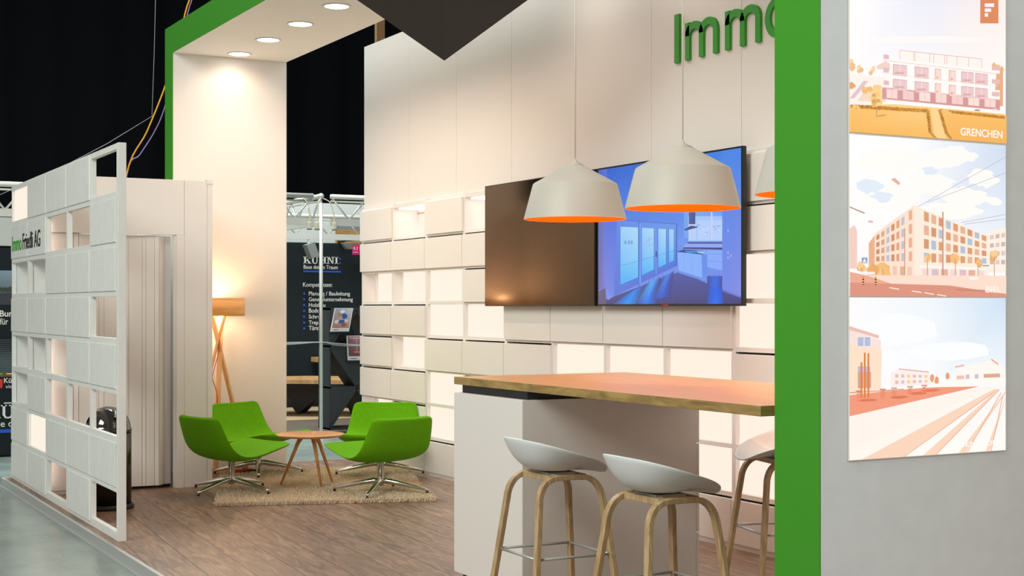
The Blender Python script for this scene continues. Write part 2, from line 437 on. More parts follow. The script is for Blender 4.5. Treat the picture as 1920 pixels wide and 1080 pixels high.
# black drapes enclosing the hall
t = MB(); n = 120; vs = []; fs = []
for k in range(n + 1):
    x = -14 + 36 * k / n; y = 29.5 + 0.14 * math.sin(k * 1.9) + 0.08 * math.sin(k * 0.7)
    vs += [(x, y, HZ), (x, y, 14)]
for k in range(n): fs.append((2 * k, 2 * k + 1, 2 * k + 3, 2 * k + 2))
t.add(vs, fs, 0, True)
struct('wall_back', t, 'drape', label='black drape hanging across the far end of the hall')
t = MB(); vs = []; fs = []
for k in range(n + 1):
    y = -10 + 40 * k / n; x = 20.5 + 0.14 * math.sin(k * 1.9) + 0.08 * math.sin(k * 0.7)
    vs += [(x, y, HZ), (x, y, 14)]
for k in range(n): fs.append((2 * k, 2 * k + 1, 2 * k + 3, 2 * k + 2))
t.add(vs, fs, 0, True)
struct('wall_right_hall', t, 'drape', label='black drape along the right side of the hall')

# ---------------- tall white wall on the right with vertical joints
WX = 5.45
joints = [13.03, 11.97, 11.01, 10.03, 9.05, 8.07, 7.09, 6.11, 5.13, 4.15, 3.17, 2.2]
t = MB()
for a, b in zip(joints, joints[1:]): t.box(WX, b + 0.0015, 2.425, WX + 0.05, a - 0.0015, 4.0)
t.box(WX + 0.01, 2.2, 2.42, WX + 0.06, 13.02, 3.99, 1)
t.box(WX + 0.02, 2.2, 0, WX + 0.46, 2.26, 4.0)
t.box(WX + 0.40, 2.26, 0, WX + 0.46, 13.02, 4.0)
struct('wall_right', t, ['white', 'groove'], bevel=0.0008, label='tall white panelled wall of the stand above the lit shelves')

# ---------------- shelf wall grid
PY = 0.7372; Y0 = 13.040; Z0 = 0.03; PZ = 0.297
NC = 12
lit_cells = {(1, 0): 'deep', (3, 0): 'deep', (0, 2): 'deepw', (1, 2): 'mid', (2, 2): 'flat', (8, 2): 'flat', (2, 3): 'flat', (3, 3): 'flat', (8, 3): 'flat',
             (1, 4): 'mid', (5, 4): 'flat', (6, 4): 'flat', (7, 4): 'flat', (2, 5): 'flat', (7, 5): 'flat', (8, 5): 'flat', (0, 6): 'deepw', (2, 6): 'flat',
             (7, 6): 'flat', (8, 6): 'flat', (4, 6): 'flat', (10, 3): 'flat', (9, 5): 'flat', (5, 5): 'flat', (11, 2): 'flat'}
sw = thing('shelf_wall', 'white wall-long cabinet grid of closed flaps and glowing open compartments', 'shelf', (5.43, 13.04, 0))
t = MB(); DX = 0.33
for k in range(NC + 1):
    y = Y0 - PY * k
    t.box(5.43, y - 0.019, 0.0, 5.43 + DX, y + 0.019 if k else y, 2.42)
for k in range(9):
    z = Z0 + PZ * k
    t.box(5.4302, Y0 - PY * NC, z - 0.014 if k else 0.0, 5.43 + DX, Y0 - 0.0002, z + 0.014)
t.box(5.43 + DX, Y0 - PY * NC, 0, 5.45 + DX, Y0, 2.42)
build('carcass', t, 'white', sw, bevel=0.001)
build('plinth', MB().box(5.418, Y0 - PY * NC, 0, 5.4299, Y0, 0.036), 'white', sw, bevel=0.001)
ndoor = 0
for c in range(NC):
    for r in range(8):
        ya = Y0 - PY * c; yb = ya - PY; z1 = Z0 + PZ * (8 - r); z0 = z1 - PZ
        k = lit_cells.get((c, r))
        if k is None:
            build('flap_door', MB().box(5.408, yb + 0.0045, z0 + 0.004, 5.4298, ya - 0.0045, z1 - (0.026 if r else 0.006)), 'white', sw, bevel=0.0015)
        else:
            a0, a1, b0, b1 = yb + 0.02, ya - 0.02, z0 + 0.015, z1 - 0.015
            dx = {'deep': 0.26, 'deepw': 0.16, 'mid': 0.10, 'flat': 0.03}[k]
            t = MB().box(5.43 + dx, a0, b0, 5.44 + dx, a1, b1)
            build('light_panel', t, 'lit', sw)
            if k == 'deep':
                build('light_panel', MB().box(5.47, a0 + 0.01, b1 - 0.012, 5.68, a1 - 0.03, b1 - 0.002), 'lit_strong', sw)
                build('inner_rail', MB().box(5.675, a0, b1 - 0.045, 5.688, a1, b1 - 0.037), 'booth_wood_top', sw)
            if k == 'deepw':
                build('divider', MB().box(5.46, a1 - 0.245, b0, 5.49, a1 - 0.23, b1), 'white', sw)

# ---------------- Immo letters on the wall, built from strokes
im = thing('wall_lettering', 'large green letters reading Immo near the top of the white wall', 'sign', (5.45, 7.77, 3.06))
def arch_m(mb, y0, w, z0, xh, st, x, d):
    """lower-case m: y0 left edge, running to -y"""
    def V(a, b): return (x, y0 - a, z0 + b)
    def wall(pts): mb.prism([V(*p) for p in pts], (-d, 0, 0))
    wall([(0, 0), (st, 0), (st, xh), (0, xh)])
    gap = (w - st) / 2
    for s0 in (0, gap):
        a0 = s0 + st * 0.5; a1 = s0 + gap + st; ri = xh * 0.30; ro = xh * 0.36
        cx = (s0 + st + s0 + gap) / 2 + 0.0; hw_i = (gap - st) / 2; hw_o = hw_i + st
        out = []; inn = []
        for i in range(13):
            an = PI * i / 12
            out.append((cx - hw_o * math.cos(an), xh - ro + ro * math.sin(an)))
            inn.append((cx - hw_i * math.cos(an), xh - ro + (ro - st * 1.05) * math.sin(an)))
        for i in range(12):
            wall([out[i], out[i + 1], inn[i + 1], inn[i]])
        wall([(s0 + gap, 0), (s0 + gap + st, 0), (s0 + gap + st, xh - ro), (s0 + gap, xh - ro)])
zb = 3.065; H = 0.315; XH = 0.238; ST = 0.046; LD = 0.02
l = MB(); l.box(5.45 - LD, 7.776 - 0.052, zb, 5.4495, 7.776, zb + H); build('letter', l, 'green_letter', im)
l = MB(); arch_m(l, 7.655, 0.345, zb, XH, ST, 5.4495, LD); build('letter', l, 'green_letter', im)
l = MB(); arch_m(l, 7.232, 0.345, zb, XH, ST, 5.4495, LD); build('letter', l, 'green_letter', im)
l = MB(); n = 32; vs = []; fs = []
cy = 6.838 - 0.118; cz = zb + XH / 2
for k in range(n):
    a = 2 * PI * k / n
    for (ry, rz) in ((0.122, XH / 2 + 0.004), (0.122 - ST, XH / 2 - ST * 0.85)):
        for x in (5.45 - LD, 5.4495): vs.append((x, cy + ry * math.cos(a), cz + rz * math.sin(a)))
for k in range(n):
    a = 4 * k; b = 4 * ((k + 1) % n)
    fs += [(a, b, b + 2, a + 2), (a, a + 1, b + 1, b), (a + 2, b + 2, b + 3, a + 3), (a + 1, a + 3, b + 3, b + 1)]
l.add(vs, fs); build('letter', l, 'green_letter', im)

# ---------------- portal: two columns and the header between them
PX0, PX1 = 3.54, 4.62; PYN0, PYN1 = 4.14, 4.40; PYF0, PYF1 = 12.92, 13.17; PZT = 4.02; PZS = 3.77
po = thing('portal_frame', 'tall white portal with a green painted edge spanning the whole stand', 'portal', (4.08, 8.6, 0))
build('column', MB().box(PX0 + 0.006, PYF0, 0, PX1, PYF1, PZT), 'white', po, bevel=0.002, label='far white column lit by the floor lamp')
build('column', MB().box(PX0 + 0.006, PYN0, 0, PX1 + 0.4, PYN1, PZT), 'screen_white', po, bevel=0.002, label='near column carrying the backlit photographs')
build('header', MB().box(PX0 + 0.006, PYN1 + 0.001, PZS, PX1, PYF0 - 0.003, PZT), 'white_lifted', po, bevel=0.001, label='white header with round downlights')
g = MB()
g.box(PX0, PYF0 - 0.001, 0, PX0 + 0.0055, PYF1, PZT); g.box(PX0, PYN0, 0, PX0 + 0.0055, PYN1, PZT); g.box(PX0, PYN1 + 0.0005, PZS, PX0 + 0.0055, PYF0 - 0.0015, PZT)
build('green_edge', g, 'green_face', po, label='green painted edge of the portal')

dlp = None
names = ['nearest the far column', 'second from the far column', 'third from the far column', 'fourth from the far column', 'fifth from the far column']
for i, y in enumerate(DL_Y):
    lab = 'round glowing downlight in the header, ' + names[i] if i < 5 else 'round downlight in the header above the bar'
    d = thing('ceiling_light', lab, 'light', (4.09, y, PZS), 0, 'downlights in the portal header')
    build('trim_ring', MB().lathe([(0.108, 0), (0.112, -0.004), (0.104, -0.008), (0.094, -0.006), (0.090, 0.0)], 0, 0, 40), 'white', d, local=True)
    build('diffuser', MB().lathe([(0.0001, -0.005), (0.090, -0.005), (0.0915, -0.0015)][::-1], 0, 0, 40), 'lamp_glass', d, local=True)

# dark folded canopy under the header
cp = MB()
P0 = (3.93, 8.11, 3.01); P1 = (3.93, 8.11, PZS - 0.001); Lp = (3.66, 9.46, PZS - 0.001); Rp = (4.61, 6.575, PZS - 0.001); Bp = (4.61, 9.35, PZS - 0.001)
cp.add([P0, P1, Lp, Rp, Bp], [(0, 1, 2), (0, 3, 1), (0, 2, 4), (0, 4, 3), (1, 3, 4, 2)])
tag(build('hanging_canopy', cp, 'dark_brown'), 'dark brown pointed canopy hanging down from the portal header', 'canopy')

# ---------------- backlit photographs on the near column
LBX0, LBW = 3.677, 0.813; LY = PYN0 - 0.006
lb = thing('light_box', 'tall backlit light box with three stacked photographs of apartment buildings', 'light box', (4.08, PYN0, 0.9))
build('housing', MB().box(LBX0 - 0.002, LY, 0.904, LBX0 + LBW + 0.002, PYN0 - 0.0005, 2.745), 'white', lb, bevel=0.001)
UX = (1, 0, 0)
hh = 0.606
WH = (255, 251, 247)
# third photograph: playground and steps
p = Paint((LBX0, LY - 0.001, 0.908), UX, UZ, LBW, hh)
p.vgrad(0, 0.0, 1, 1, (255, 250, 244), (236, 243, 252))
p.poly([(0, 0.42), (0.5, 0.42), (0.5, 1), (0, 1)], [(255, 252, 250), (253, 252, 252), (240, 246, 252), (253, 252, 252)])
p.poly([(0.5, 0.42), (1, 0.42), (1, 1), (0.5, 1)], [(253, 252, 252), (248, 250, 253), (203, 225, 245), (240, 246, 252)])
for a, b, ru, rv in ((0.3, 0.8, 0.25, 0.1), (0.62, 0.66, 0.3, 0.06), (0.15, 0.6, 0.2, 0.08)): p.blob(a, b, ru, rv, (251, 252, 254))
p.poly([(0, 0.48), (0.19, 0.46), (0.19, 0.735), (0, 0.80)], (250, 226, 218)); p.poly([(0, 0.80), (0.178, 0.745), (0.178, 0.765), (0, 0.825)], (238, 190, 180))
p.poly([(0, 0.41), (0.19, 0.43), (0.195, 0.675), (0, 0.71)], (255, 226, 200))
for v0 in (0.52, 0.70): p.rect(0.05, v0, 0.125, v0 + 0.055, (178, 190, 222)); p.rect(0.085, v0, 0.09, v0 + 0.055, (255, 240, 235))
p.rect(0.05, 0.44, 0.13, 0.54, (214, 164, 140)); p.rect(0.085, 0.43, 0.088, 0.54, (255, 240, 235))
for q in ([(0.25, 0.44), (0.50, 0.45), (0.50, 0.525), (0.30, 0.55), (0.25, 0.53)],): p.poly(q, (255, 240, 234))
p.line((0.30, 0.553), (0.49, 0.528), 0.006, (226, 160, 150)); p.grid((0.27, 0.53), (0.49, 0.515), (0.27, 0.45), (0.49, 0.455), 6, 2, [(228, 190, 180), (216, 196, 210), (250, 206, 160)], 0.45, 0.45)
p.poly([(0.64, 0.46), (0.70, 0.55), (0.93, 0.60), (1, 0.52), (1, 0.46)], (255, 247, 241))
p.line((0.66, 0.555), (0.72, 0.565), 0.01, (240, 180, 160)); p.line((0.90, 0.60), (0.95, 0.565), 0.01, (236, 172, 150)); p.rect(0.85, 0.48, 0.96, 0.505, (222, 166, 140)); p.rect(0.67, 0.475, 0.72, 0.50, (240, 196, 176))
for u in (0.73, 0.79): p.rect(u, 0.475, u + 0.025, 0.505, (206, 196, 206))
p.poly([(0.53, 0.45), (0.56, 0.47), (0.62, 0.475), (1, 0.478), (1, 0.43), (0.55, 0.43)], (255, 250, 244))
for u, v in ((0.51, 0.49), (0.54, 0.475), (0.61, 0.50)): p.blob(u, v, 0.014, 0.025, (236, 158, 112))
p.poly([(0, 0.27), (0, 0.41), (0.30, 0.425), (0.55, 0.43), (0.82, 0.425)], (243, 153, 120))
p.poly([(0, 0.40), (0.2, 0.415), (0.5, 0.43), (0.55, 0.433), (0.2, 0.425), (0, 0.415)], (255, 232, 214))
for u, v in ((0.11, 0.365), (0.30, 0.375), (0.42, 0.395), (0.50, 0.41)): p.blob(u, v, 0.06, 0.008, (224, 116, 84))
for u, v, h in ((0.055, 0.36, 0.06), (0.20, 0.375, 0.05), (0.27, 0.38, 0.05), (0.37, 0.395, 0.04), (0.46, 0.40, 0.04)):
    for j in range(4): p.line((u - 0.013, v + h * j / 4), (u + 0.013, v + h * (j + 0.6) / 4), 0.006, (236, 130, 96))
    p.rect(u - 0.018, v + h, u + 0.018, v + h + 0.007, (206, 118, 84))
p.line((0, 0.415), (0.33, 0.425), 0.006, (206, 150, 130))
for u, top in ((0.07, 0.60), (0.09, 0.66), (0.112, 0.655)): p.line((u, 0.38), (u, top), 0.011, (226, 128, 62))
p.poly([(0, 0.27), (0.86, 0.425), (0.98, 0.425), (0, 0.0), (0, 0)], (255, 244, 236)); p.poly([(0, 0.07), (0.0, 0.0), (0.06, 0.0), (0.98, 0.42), (0.94, 0.425)], (255, 247, 238))
for k, (u0, uw) in enumerate(((0.07, 0.10), (0.24, 0.05), (0.45, 0.045), (0.68, 0.03), (0.86, 0.02))):
    p.poly([(u0, 0.0), (u0 + uw * 1.9, 0.0), (0.93 + 0.012 * k, 0.40), (0.92 + 0.012 * k, 0.405)] if k < 3 else [(u0, 0), (u0 + uw * 1.5, 0), (0.965 + 0.012 * k, 0.38 - 0.03 * (k - 3)), (0.955 + 0.012 * k, 0.385 - 0.03 * (k - 3))], (250, 214, 188))
    p.line((u0 + uw * 1.9, 0.0), (0.93 + 0.012 * k, 0.40 - 0.02 * max(0, k - 2)), 0.005, (228, 164, 138))
p.text('JEGENSTORF', 0.635, 0.028, 0.33, 0.042, (255, 252, 248))
p.build('photo_print', 'backlit_print', lb, 'lowest photograph: playground with wide pale steps')
# second photograph: corner building with tram wires
p = Paint((LBX0, LY - 0.001, 0.908 + hh + 0.005), UX, UZ, LBW, hh - 0.002)
p.vgrad(0, 0, 1, 1, (255, 251, 248), (252, 252, 253))
p.poly([(0.35, 0.35), (1, 0.35), (1, 1), (0.4, 1)], [(254, 251, 250), (236, 242, 251), (208, 222, 242), (252, 252, 253)])
for a, b, ru, rv in ((0.25, 0.86, 0.24, 0.09), (0.5, 0.72, 0.2, 0.055), (0.72, 0.66, 0.16, 0.05), (0.85, 0.78, 0.10, 0.05), (0.55, 0.88, 0.16, 0.06), (0.62, 0.56, 0.2, 0.05), (0.9, 0.62, 0.07, 0.02), (0.28, 0.62, 0.2, 0.06), (0.72, 0.93, 0.08, 0.04)):
    for _ in range(3): p.blob(a + rnd.uniform(-0.05, 0.05), b + rnd.uniform(-0.02, 0.02), ru * 0.8, rv * 0.9, (255, 251, 246), 16, 0.25)
for a, b, ru, rv in ((0.12, 0.68, 0.08, 0.04), (0.2, 0.62, 0.07, 0.03), (0.5, 0.80, 0.05, 0.03)): p.blob(a, b, ru, rv, (226, 236, 247), 14, 0.3)
for a, b in (((0.42, 0.57), (1, 0.925)), ((0.48, 0.60), (1, 0.82)), ((0.7, 0.48), (1, 0.545)), ((0.72, 0.47), (1, 0.515))): p.line(a, b, 0.003, (176, 170, 186))
p.poly([(0.25, 0.735), (0.275, 0.745), (0.31, 0.715), (0.30, 0.70)], (236, 176, 146)); p.line((0.0, 0.55), (0.09, 0.515), 0.008, (190, 140, 120)); p.poly([(0.11, 0.47), (0.14, 0.47), (0.14, 0.458), (0.115, 0.458)], (226, 180, 170))
p.poly([(0.88, 0.16), (0.88, 0.43), (1, 0.46), (1, 0.16)], (255, 240, 228)); p.grid((0.885, 0.415), (1, 0.44), (0.885, 0.2), (1, 0.2), 3, 4, [(232, 200, 184), (204, 184, 180)], 0.3, 0.5)
p.poly([(0, 0.17), (0.0, 0.42), (0.03, 0.44), (0.045, 0.40), (0.045, 0.17)], (244, 206, 194))
p.poly([(0.115, 0.15), (0.115, 0.33), (0.15, 0.38), (0.155, 0.15)], (236, 176, 140))
p.poly([(0.15, 0.12), (0.15, 0.39), (0.395, 0.578), (0.395, 0.10)], (255, 226, 206)); p.poly([(0.395, 0.10), (0.395, 0.578), (0.88, 0.40), (0.88, 0.13)], (255, 236, 220))
wc = [(208, 142, 104), (226, 166, 130), (186, 196, 210)]
p.grid((0.155, 0.38), (0.34, 0.525), (0.155, 0.21), (0.34, 0.21), 6, 4, wc, 0.36, 0.34)
p.grid((0.355, 0.55), (0.39, 0.565), (0.355, 0.21), (0.39, 0.21), 1, 4, (232, 176, 140), 0.4, 0.3)
p.grid((0.45, 0.56), (0.875, 0.40), (0.45, 0.205), (0.875, 0.21), 9, 4, [(222, 158, 112), (178, 194, 214), (216, 150, 110), (232, 180, 146)], 0.34, 0.3)
p.quads([[(0.43, 0.185), (0.87, 0.175), (0.87, 0.19), (0.43, 0.20)]], (255, 246, 238))
p.grid((0.16, 0.20), (0.39, 0.19), (0.16, 0.115), (0.39, 0.11), 5, 1, [(240, 200, 178), (226, 176, 150)], 0.4, 0.1); p.grid((0.44, 0.18), (0.86, 0.175), (0.44, 0.115), (0.86, 0.13), 7, 1, [(244, 216, 210), (222, 190, 200), (232, 176, 156)], 0.25, 0.1)
p.rect(0.84, 0.20, 0.885, 0.208, (150, 160, 180))
for u, v, r in ((0.48, 0.245, 0.025), (0.66, 0.245, 0.035), (0.81, 0.22, 0.026), (0.92, 0.27, 0.034), (0.20, 0.17, 0.06), (0.14, 0.15, 0.05), (0.07, 0.18, 0.03)):
    for _ in range(4): p.blob(u + rnd.uniform(-r, r) * 0.4, v + rnd.uniform(-r, r) * 0.4, r * 0.7, r * 0.8, rnd.choice([(244, 190, 120), (250, 206, 144), (234, 172, 106)]), 10, 0.3)
    p.line((u, 0.11), (u, v), 0.005, (214, 150, 104))
p.line((0.578, 0.09), (0.578, 0.545), 0.008, (206, 140, 116)); p.line((0.335, 0.10), (0.335, 0.43), 0.006, (214, 150, 126))
p.poly([(0, 0), (1, 0), (1, 0.03), (0.6, 0.075), (0.0, 0.085)], (222, 146, 124)); p.poly([(0, 0.085), (0.62, 0.072), (1, 0.02), (1, 0.14), (0, 0.13)], (255, 222, 204)); p.poly([(0, 0.085), (0.25, 0.08), (0.1, 0.13), (0, 0.15)], (238, 170, 144))
p.poly([(0.65, 0.05), (0.86, 0.045), (0.84, 0.035), (0.68, 0.04)], (206, 130, 104))
for u in (0.24, 0.38, 0.46, 0.54): p.line((u, 0.055 - (u - 0.24) * 0.14), (u + 0.06, 0.045 - (u - 0.24) * 0.14), 0.006, (255, 240, 228))
for u in (0.08, 0.155):
    p.line((u, 0.07), (u, 0.12), 0.011, (60, 40, 40))
    for j in range(3): p.rect(u - 0.006, 0.075 + j * 0.017, u + 0.006, 0.083 + j * 0.017, (250, 180, 60))
p.poly([(0.07, 0.205), (0.105, 0.205), (0.105, 0.24), (0.07, 0.24)], (140, 160, 214)); p.poly([(0.075, 0.21), (0.10, 0.21), (0.0875, 0.235)], (240, 240, 250))
p.rect(0.06, 0.135, 0.15, 0.152, (252, 240, 240)); p.blob(0.78, 0.12, 0.03, 0.012, (255, 244, 236))
p.text('BIEL', 0.86, 0.028, 0.105, 0.042, (255, 246, 240))
p.build('photo_print', 'backlit_print', lb, 'middle photograph: corner building behind tram wires')
# first photograph: white terrace building and lawn
HT = 0.608
p = Paint((LBX0, LY - 0.001, 0.908 + 2 * hh + 0.012), UX, UZ, LBW, HT)
def straighten(u, v):
    if v <= 0.0: return (u, v)
    r = (1589.6 + 290 * u - 960) / 2713.0; k = LY / (-r * math.sin(YAW) + math.cos(YAW))
    x = (r * math.cos(YAW) + math.sin(YAW)) * k; z = CAM_H + (575 - (1 - v) * 249.2) / 2713.0 * k
    return ((x - LBX0) / LBW, 1.0 if v >= 0.999 else max(0.0, min(0.999, (z - (0.908 + 2 * hh + 0.012)) / HT)))
p.vgrad(0, 0.0, 1, 1, (252, 214, 150), (232, 232, 246)); p.vgrad(0, 0.17, 1, 1, (255, 250, 246), (232, 232, 246)); p.poly([(0, 0.35), (0.5, 0.35), (0.5, 1), (0, 1)], [(253, 250, 247), (249, 247, 247), (232, 232, 246), (255, 250, 246)]); p.poly([(0.5, 0.35), (1, 0.35), (1, 1), (0.5, 1)], [(249, 247, 247), (253, 250, 247), (250, 236, 230), (232, 232, 246)])
p.warp = straighten
p.blob(0.5, 0.70, 0.4, 0.025, (252, 247, 245), 18, 0.2)
p.poly([(0, 0.19), (0.25, 0.19), (0.25, 0.42), (0, 0.45)], (255, 240, 230))
for u, v, r in ((0.02, 0.51, 0.03), (0.075, 0.48, 0.024), (0.155, 0.465, 0.022), (0.98, 0.47, 0.03), (0.95, 0.50, 0.02)):
    for _ in range(5): p.blob(u + rnd.uniform(-r, r) * 0.5, v + rnd.uniform(-r, r), r * 0.6, r * 0.8, rnd.choice([(244, 196, 140), (250, 210, 160), (238, 186, 136)]), 9, 0.3)
p.poly([(0.18, 0.50), (0.24, 0.54), (0.27, 0.52), (0.27, 0.47), (0.19, 0.48)], (240, 206, 200))
p.poly([(0, 0.26), (0.10, 0.39), (0.13, 0.39), (0.04, 0.26)], (226, 190, 206)); p.poly([(0.06, 0.24), (0.24, 0.235), (0.24, 0.33), (0.12, 0.34)], (246, 216, 190))
for _ in range(10): p.blob(0.16 + rnd.uniform(-0.06, 0.05), 0.325 + rnd.uniform(-0.02, 0.02), 0.02, 0.018, rnd.choice([(252, 206, 130), (240, 186, 110)]), 9, 0.3)
for _ in range(6): p.blob(0.02 + rnd.uniform(-0.02, 0.03), 0.36 + rnd.uniform(-0.02, 0.02), 0.02, 0.015, (226, 160, 96), 9, 0.3)
p.poly([(0.94, 0.2), (1, 0.2), (1, 0.5), (0.96, 0.47)], (234, 170, 130))
# building: base, three white floors, penthouse
p.poly([(0.22, 0.34), (0.98, 0.255), (0.98, 0.17), (0.22, 0.255)], (214, 150, 150))
p.grid((0.23, 0.335), (0.97, 0.255), (0.23, 0.262), (0.97, 0.185), 7, 1, [(250, 216, 208), (244, 206, 200), (252, 224, 214)], 0.3, 0.08)
p.grid((0.23, 0.335), (0.97, 0.255), (0.23, 0.262), (0.97, 0.185), 21, 1, [(232, 180, 176), (226, 170, 168)], 0.93, 0.08)
p.poly([(0.22, 0.345), (0.22, 0.40), (0.98, 0.32), (0.98, 0.25)], (255, 247, 243))
p.poly([(0.27, 0.36), (0.27, 0.545), (0.92, 0.455), (0.92, 0.27)], (255, 249, 245))
p.poly([(0.22, 0.55), (0.27, 0.56), (0.98, 0.47), (0.98, 0.445), (0.27, 0.53)], (255, 248, 244)); p.line((0.23, 0.545), (0.98, 0.442), 0.004, (236, 196, 182))
p.line((0.22, 0.452), (0.97, 0.352), 0.004, (246, 222, 212)); p.line((0.22, 0.345), (0.98, 0.248), 0.005, (238, 196, 188))
ww = [(246, 206, 196), (236, 200, 204), (250, 214, 204)]
for (u0, u1) in ((0.29, 0.38), (0.43, 0.52), (0.56, 0.60), (0.65, 0.695), (0.73, 0.81), (0.82, 0.90)):
    for (dz, hh_) in ((0.515, 0.083), (0.405, 0.08)):
        f0 = dz - (u0 - 0.29) * 0.125; f1 = dz - (u1 - 0.29) * 0.125
        p.poly([(u0, f0), (u1, f1), (u1, f1 - hh_), (u0, f0 - hh_)], ww[int(u0 * 100) % 3]); p.line((u0, f0), (u1, f1), 0.004, (214, 150, 136)); p.line((u0, f0), (u0, f0 - hh_), 0.003, (214, 150, 136))
        p.line(((u0 + u1) / 2, (f0 + f1) / 2), ((u0 + u1) / 2, (f0 + f1) / 2 - hh_), 0.003, (255, 240, 234)); p.rect(u0 + 0.01, f0 - hh_ + 0.01, u1 - 0.02, f0 - hh_ + 0.025, (224, 172, 160))
p.poly([(0.33, 0.62), (0.86, 0.555), (0.86, 0.485), (0.33, 0.55)], (255, 244, 238)); p.line((0.33, 0.62), (0.86, 0.555), 0.004, (228, 168, 158))
for u in (0.33, 0.42, 0.43, 0.525, 0.55, 0.62, 0.635, 0.70, 0.775, 0.86): p.line((u, 0.62 - (u - 0.33) * 0.123), (u, 0.55 - (u - 0.33) * 0.123), 0.003, (222, 170, 162))
for v in (0.36, 0.455, 0.555): p.poly([(0.225, v), (0.26, v - 0.003), (0.26, v + 0.03), (0.225, v + 0.035)], (228, 186, 188)); p.poly([(0.925, v - 0.085), (0.975, v - 0.088), (0.975, v - 0.055), (0.925, v - 0.052)], (230, 190, 184))
p.poly([(0.85, 0.15), (0.85, 0.16), (0.835, 0.165)], (236, 200, 200)); p.blob(0.83, 0.17, 0.02, 0.006, (170, 130, 140)); p.rect(0.93, 0.165, 0.96, 0.18, (246, 226, 226))
p.poly([(0, 0), (0, 0.205), (0.3, 0.215), (0.55, 0.19), (1, 0.14), (1.02, 0.13), (1.02, 0)], [(250, 188, 92), (251, 190, 98), (253, 214, 138), (252, 210, 134), (251, 192, 100), (251, 192, 100), (248, 178, 84)])
p.poly([(0.0, 0.0), (0.0, 0.17), (0.50, 0.155), (0.51, 0.0)], [(250, 182, 78), (250, 190, 96), (252, 204, 124), (250, 186, 84)])
p.poly([(0.52, 0), (0.53, 0.18), (0.57, 0.19), (0.60, 0.0)], (253, 212, 142))
def hedge(a, b, w, dens):
    for k in range(dens):
        f = k / (dens - 1); p.blob(a[0] + (b[0] - a[0]) * f, a[1] + (b[1] - a[1]) * f, w * 0.7, w * 0.62, rnd.choice([(196, 136, 52), (206, 146, 62), (180, 122, 46)]), 8, 0.3, up=(k % 8 == 0))
hedge((0.02, 0.20), (0.50, 0.165), 0.022, 44); hedge((0.51, 0.165), (0.525, 0.0), 0.016, 16); hedge((0.59, 0.165), (0.63, 0.0), 0.016, 16); hedge((0.60, 0.165), (1, 0.115), 0.018, 40)
p.line((0.18, 0.13), (0.18, 0.22), 0.005, (196, 140, 80)); p.poly([(0.17, 0.125), (0.24, 0.14), (0.235, 0.128), (0.18, 0.118)], (222, 150, 60))
for _ in range(26): p.blob(0.18 + rnd.uniform(-0.026, 0.026), 0.255 + rnd.uniform(-0.055, 0.055), 0.013, 0.014, rnd.choice([(236, 180, 92), (246, 200, 120), (216, 160, 80), (250, 214, 140)]), 8, 0.3)
for u, v in ((0.05, 0.19), (0.63, 0.155)):
    for _ in range(6): p.blob(u + rnd.uniform(-0.02, 0.02), v + rnd.uniform(-0.01, 0.015), 0.013, 0.010, (244, 196, 116), 8, 0.3)
p.warp = None
p.text('GRENCHEN', 0.69, 0.028, 0.28, 0.05, (255, 253, 250))
p.warp = straighten; p.rect(0.848, 0.822, 0.965, 1.0, (222, 130, 80)); p.L += 1
for (a, b, c_, d_) in ((0.877, 0.945, 0.937, 0.972), (0.877, 0.908, 0.918, 0.934), (0.877, 0.872, 0.898, 0.898)): p.rect(a, b, c_, d_, (246, 240, 246), up=False)
p.build('photo_print', 'backlit_print', lb, 'top photograph: white terraced building behind an orange-tinted lawn')

# ================================================================== LEFT SCREEN (partition with openings)
SX = 2.174; ST_ = 0.05; SY0 = 13.048; SP = 0.7668; SZ0 = 0.015; SPZ = 0.3106
ps = thing('partition_screen', 'white grid partition with open and closed squares at the platform edge', 'partition', (SX, 9.21, 0))
open_cells = {(4, 0), (2, 1), (3, 1), (0, 2), (1, 2), (4, 3), (0, 4), (1, 4), (2, 4), (0, 5), (2, 5), (3, 5), (4, 5), (2, 7), (4, 7)}
lit_s = {(0, 0), (1, 6)}; GT = 0.035
t = MB(); YE = SY0 - SP * 5 - 0.027
for k in range(6):
    y = SY0 - SP * k
    t.box(SX, y - (0.022 if k < 5 else 0.027), 0, SX + (ST_ if k == 5 else GT), y + (0.022 if k else 0.0), 2.515)
for k in range(9):
    z = SZ0 + SPZ * k
    t.box(SX + 0.0003, SY0 - SP * 5 + 0.001, max(0, z - 0.022) if k else 0, SX + GT - 0.0003, SY0, min(2.515, z + 0.022) if k < 8 else 2.515)
t.box(SX + 0.0001, SY0 - SP * 5 + 0.002, 0, SX + GT - 0.0001, SY0, 0.055)
build('frame', t, 'screen_white', ps, bevel=0.0012)
for c in range(5):
    for r in range(8):
        ya = SY0 - SP * c; yb = ya - SP; z1 = SZ0 + SPZ * (8 - r); z0 = z1 - SPZ
        if (c, r) in open_cells: continue
        if (c, r) in lit_s:
            build('light_panel', MB().box(SX + 0.022, yb + 0.022, z0 + 0.022, SX + 0.034, ya - 0.022, z1 - 0.022), 'lit', ps)
            continue
        build('panel', MB().box(SX - 0.008, yb + (0.012 if c < 4 else 0.036), z0 + 0.012, SX + 0.03, ya - 0.012, z1 - (0.020 if r else 0.0)), 'screen_white', ps, bevel=0.003)
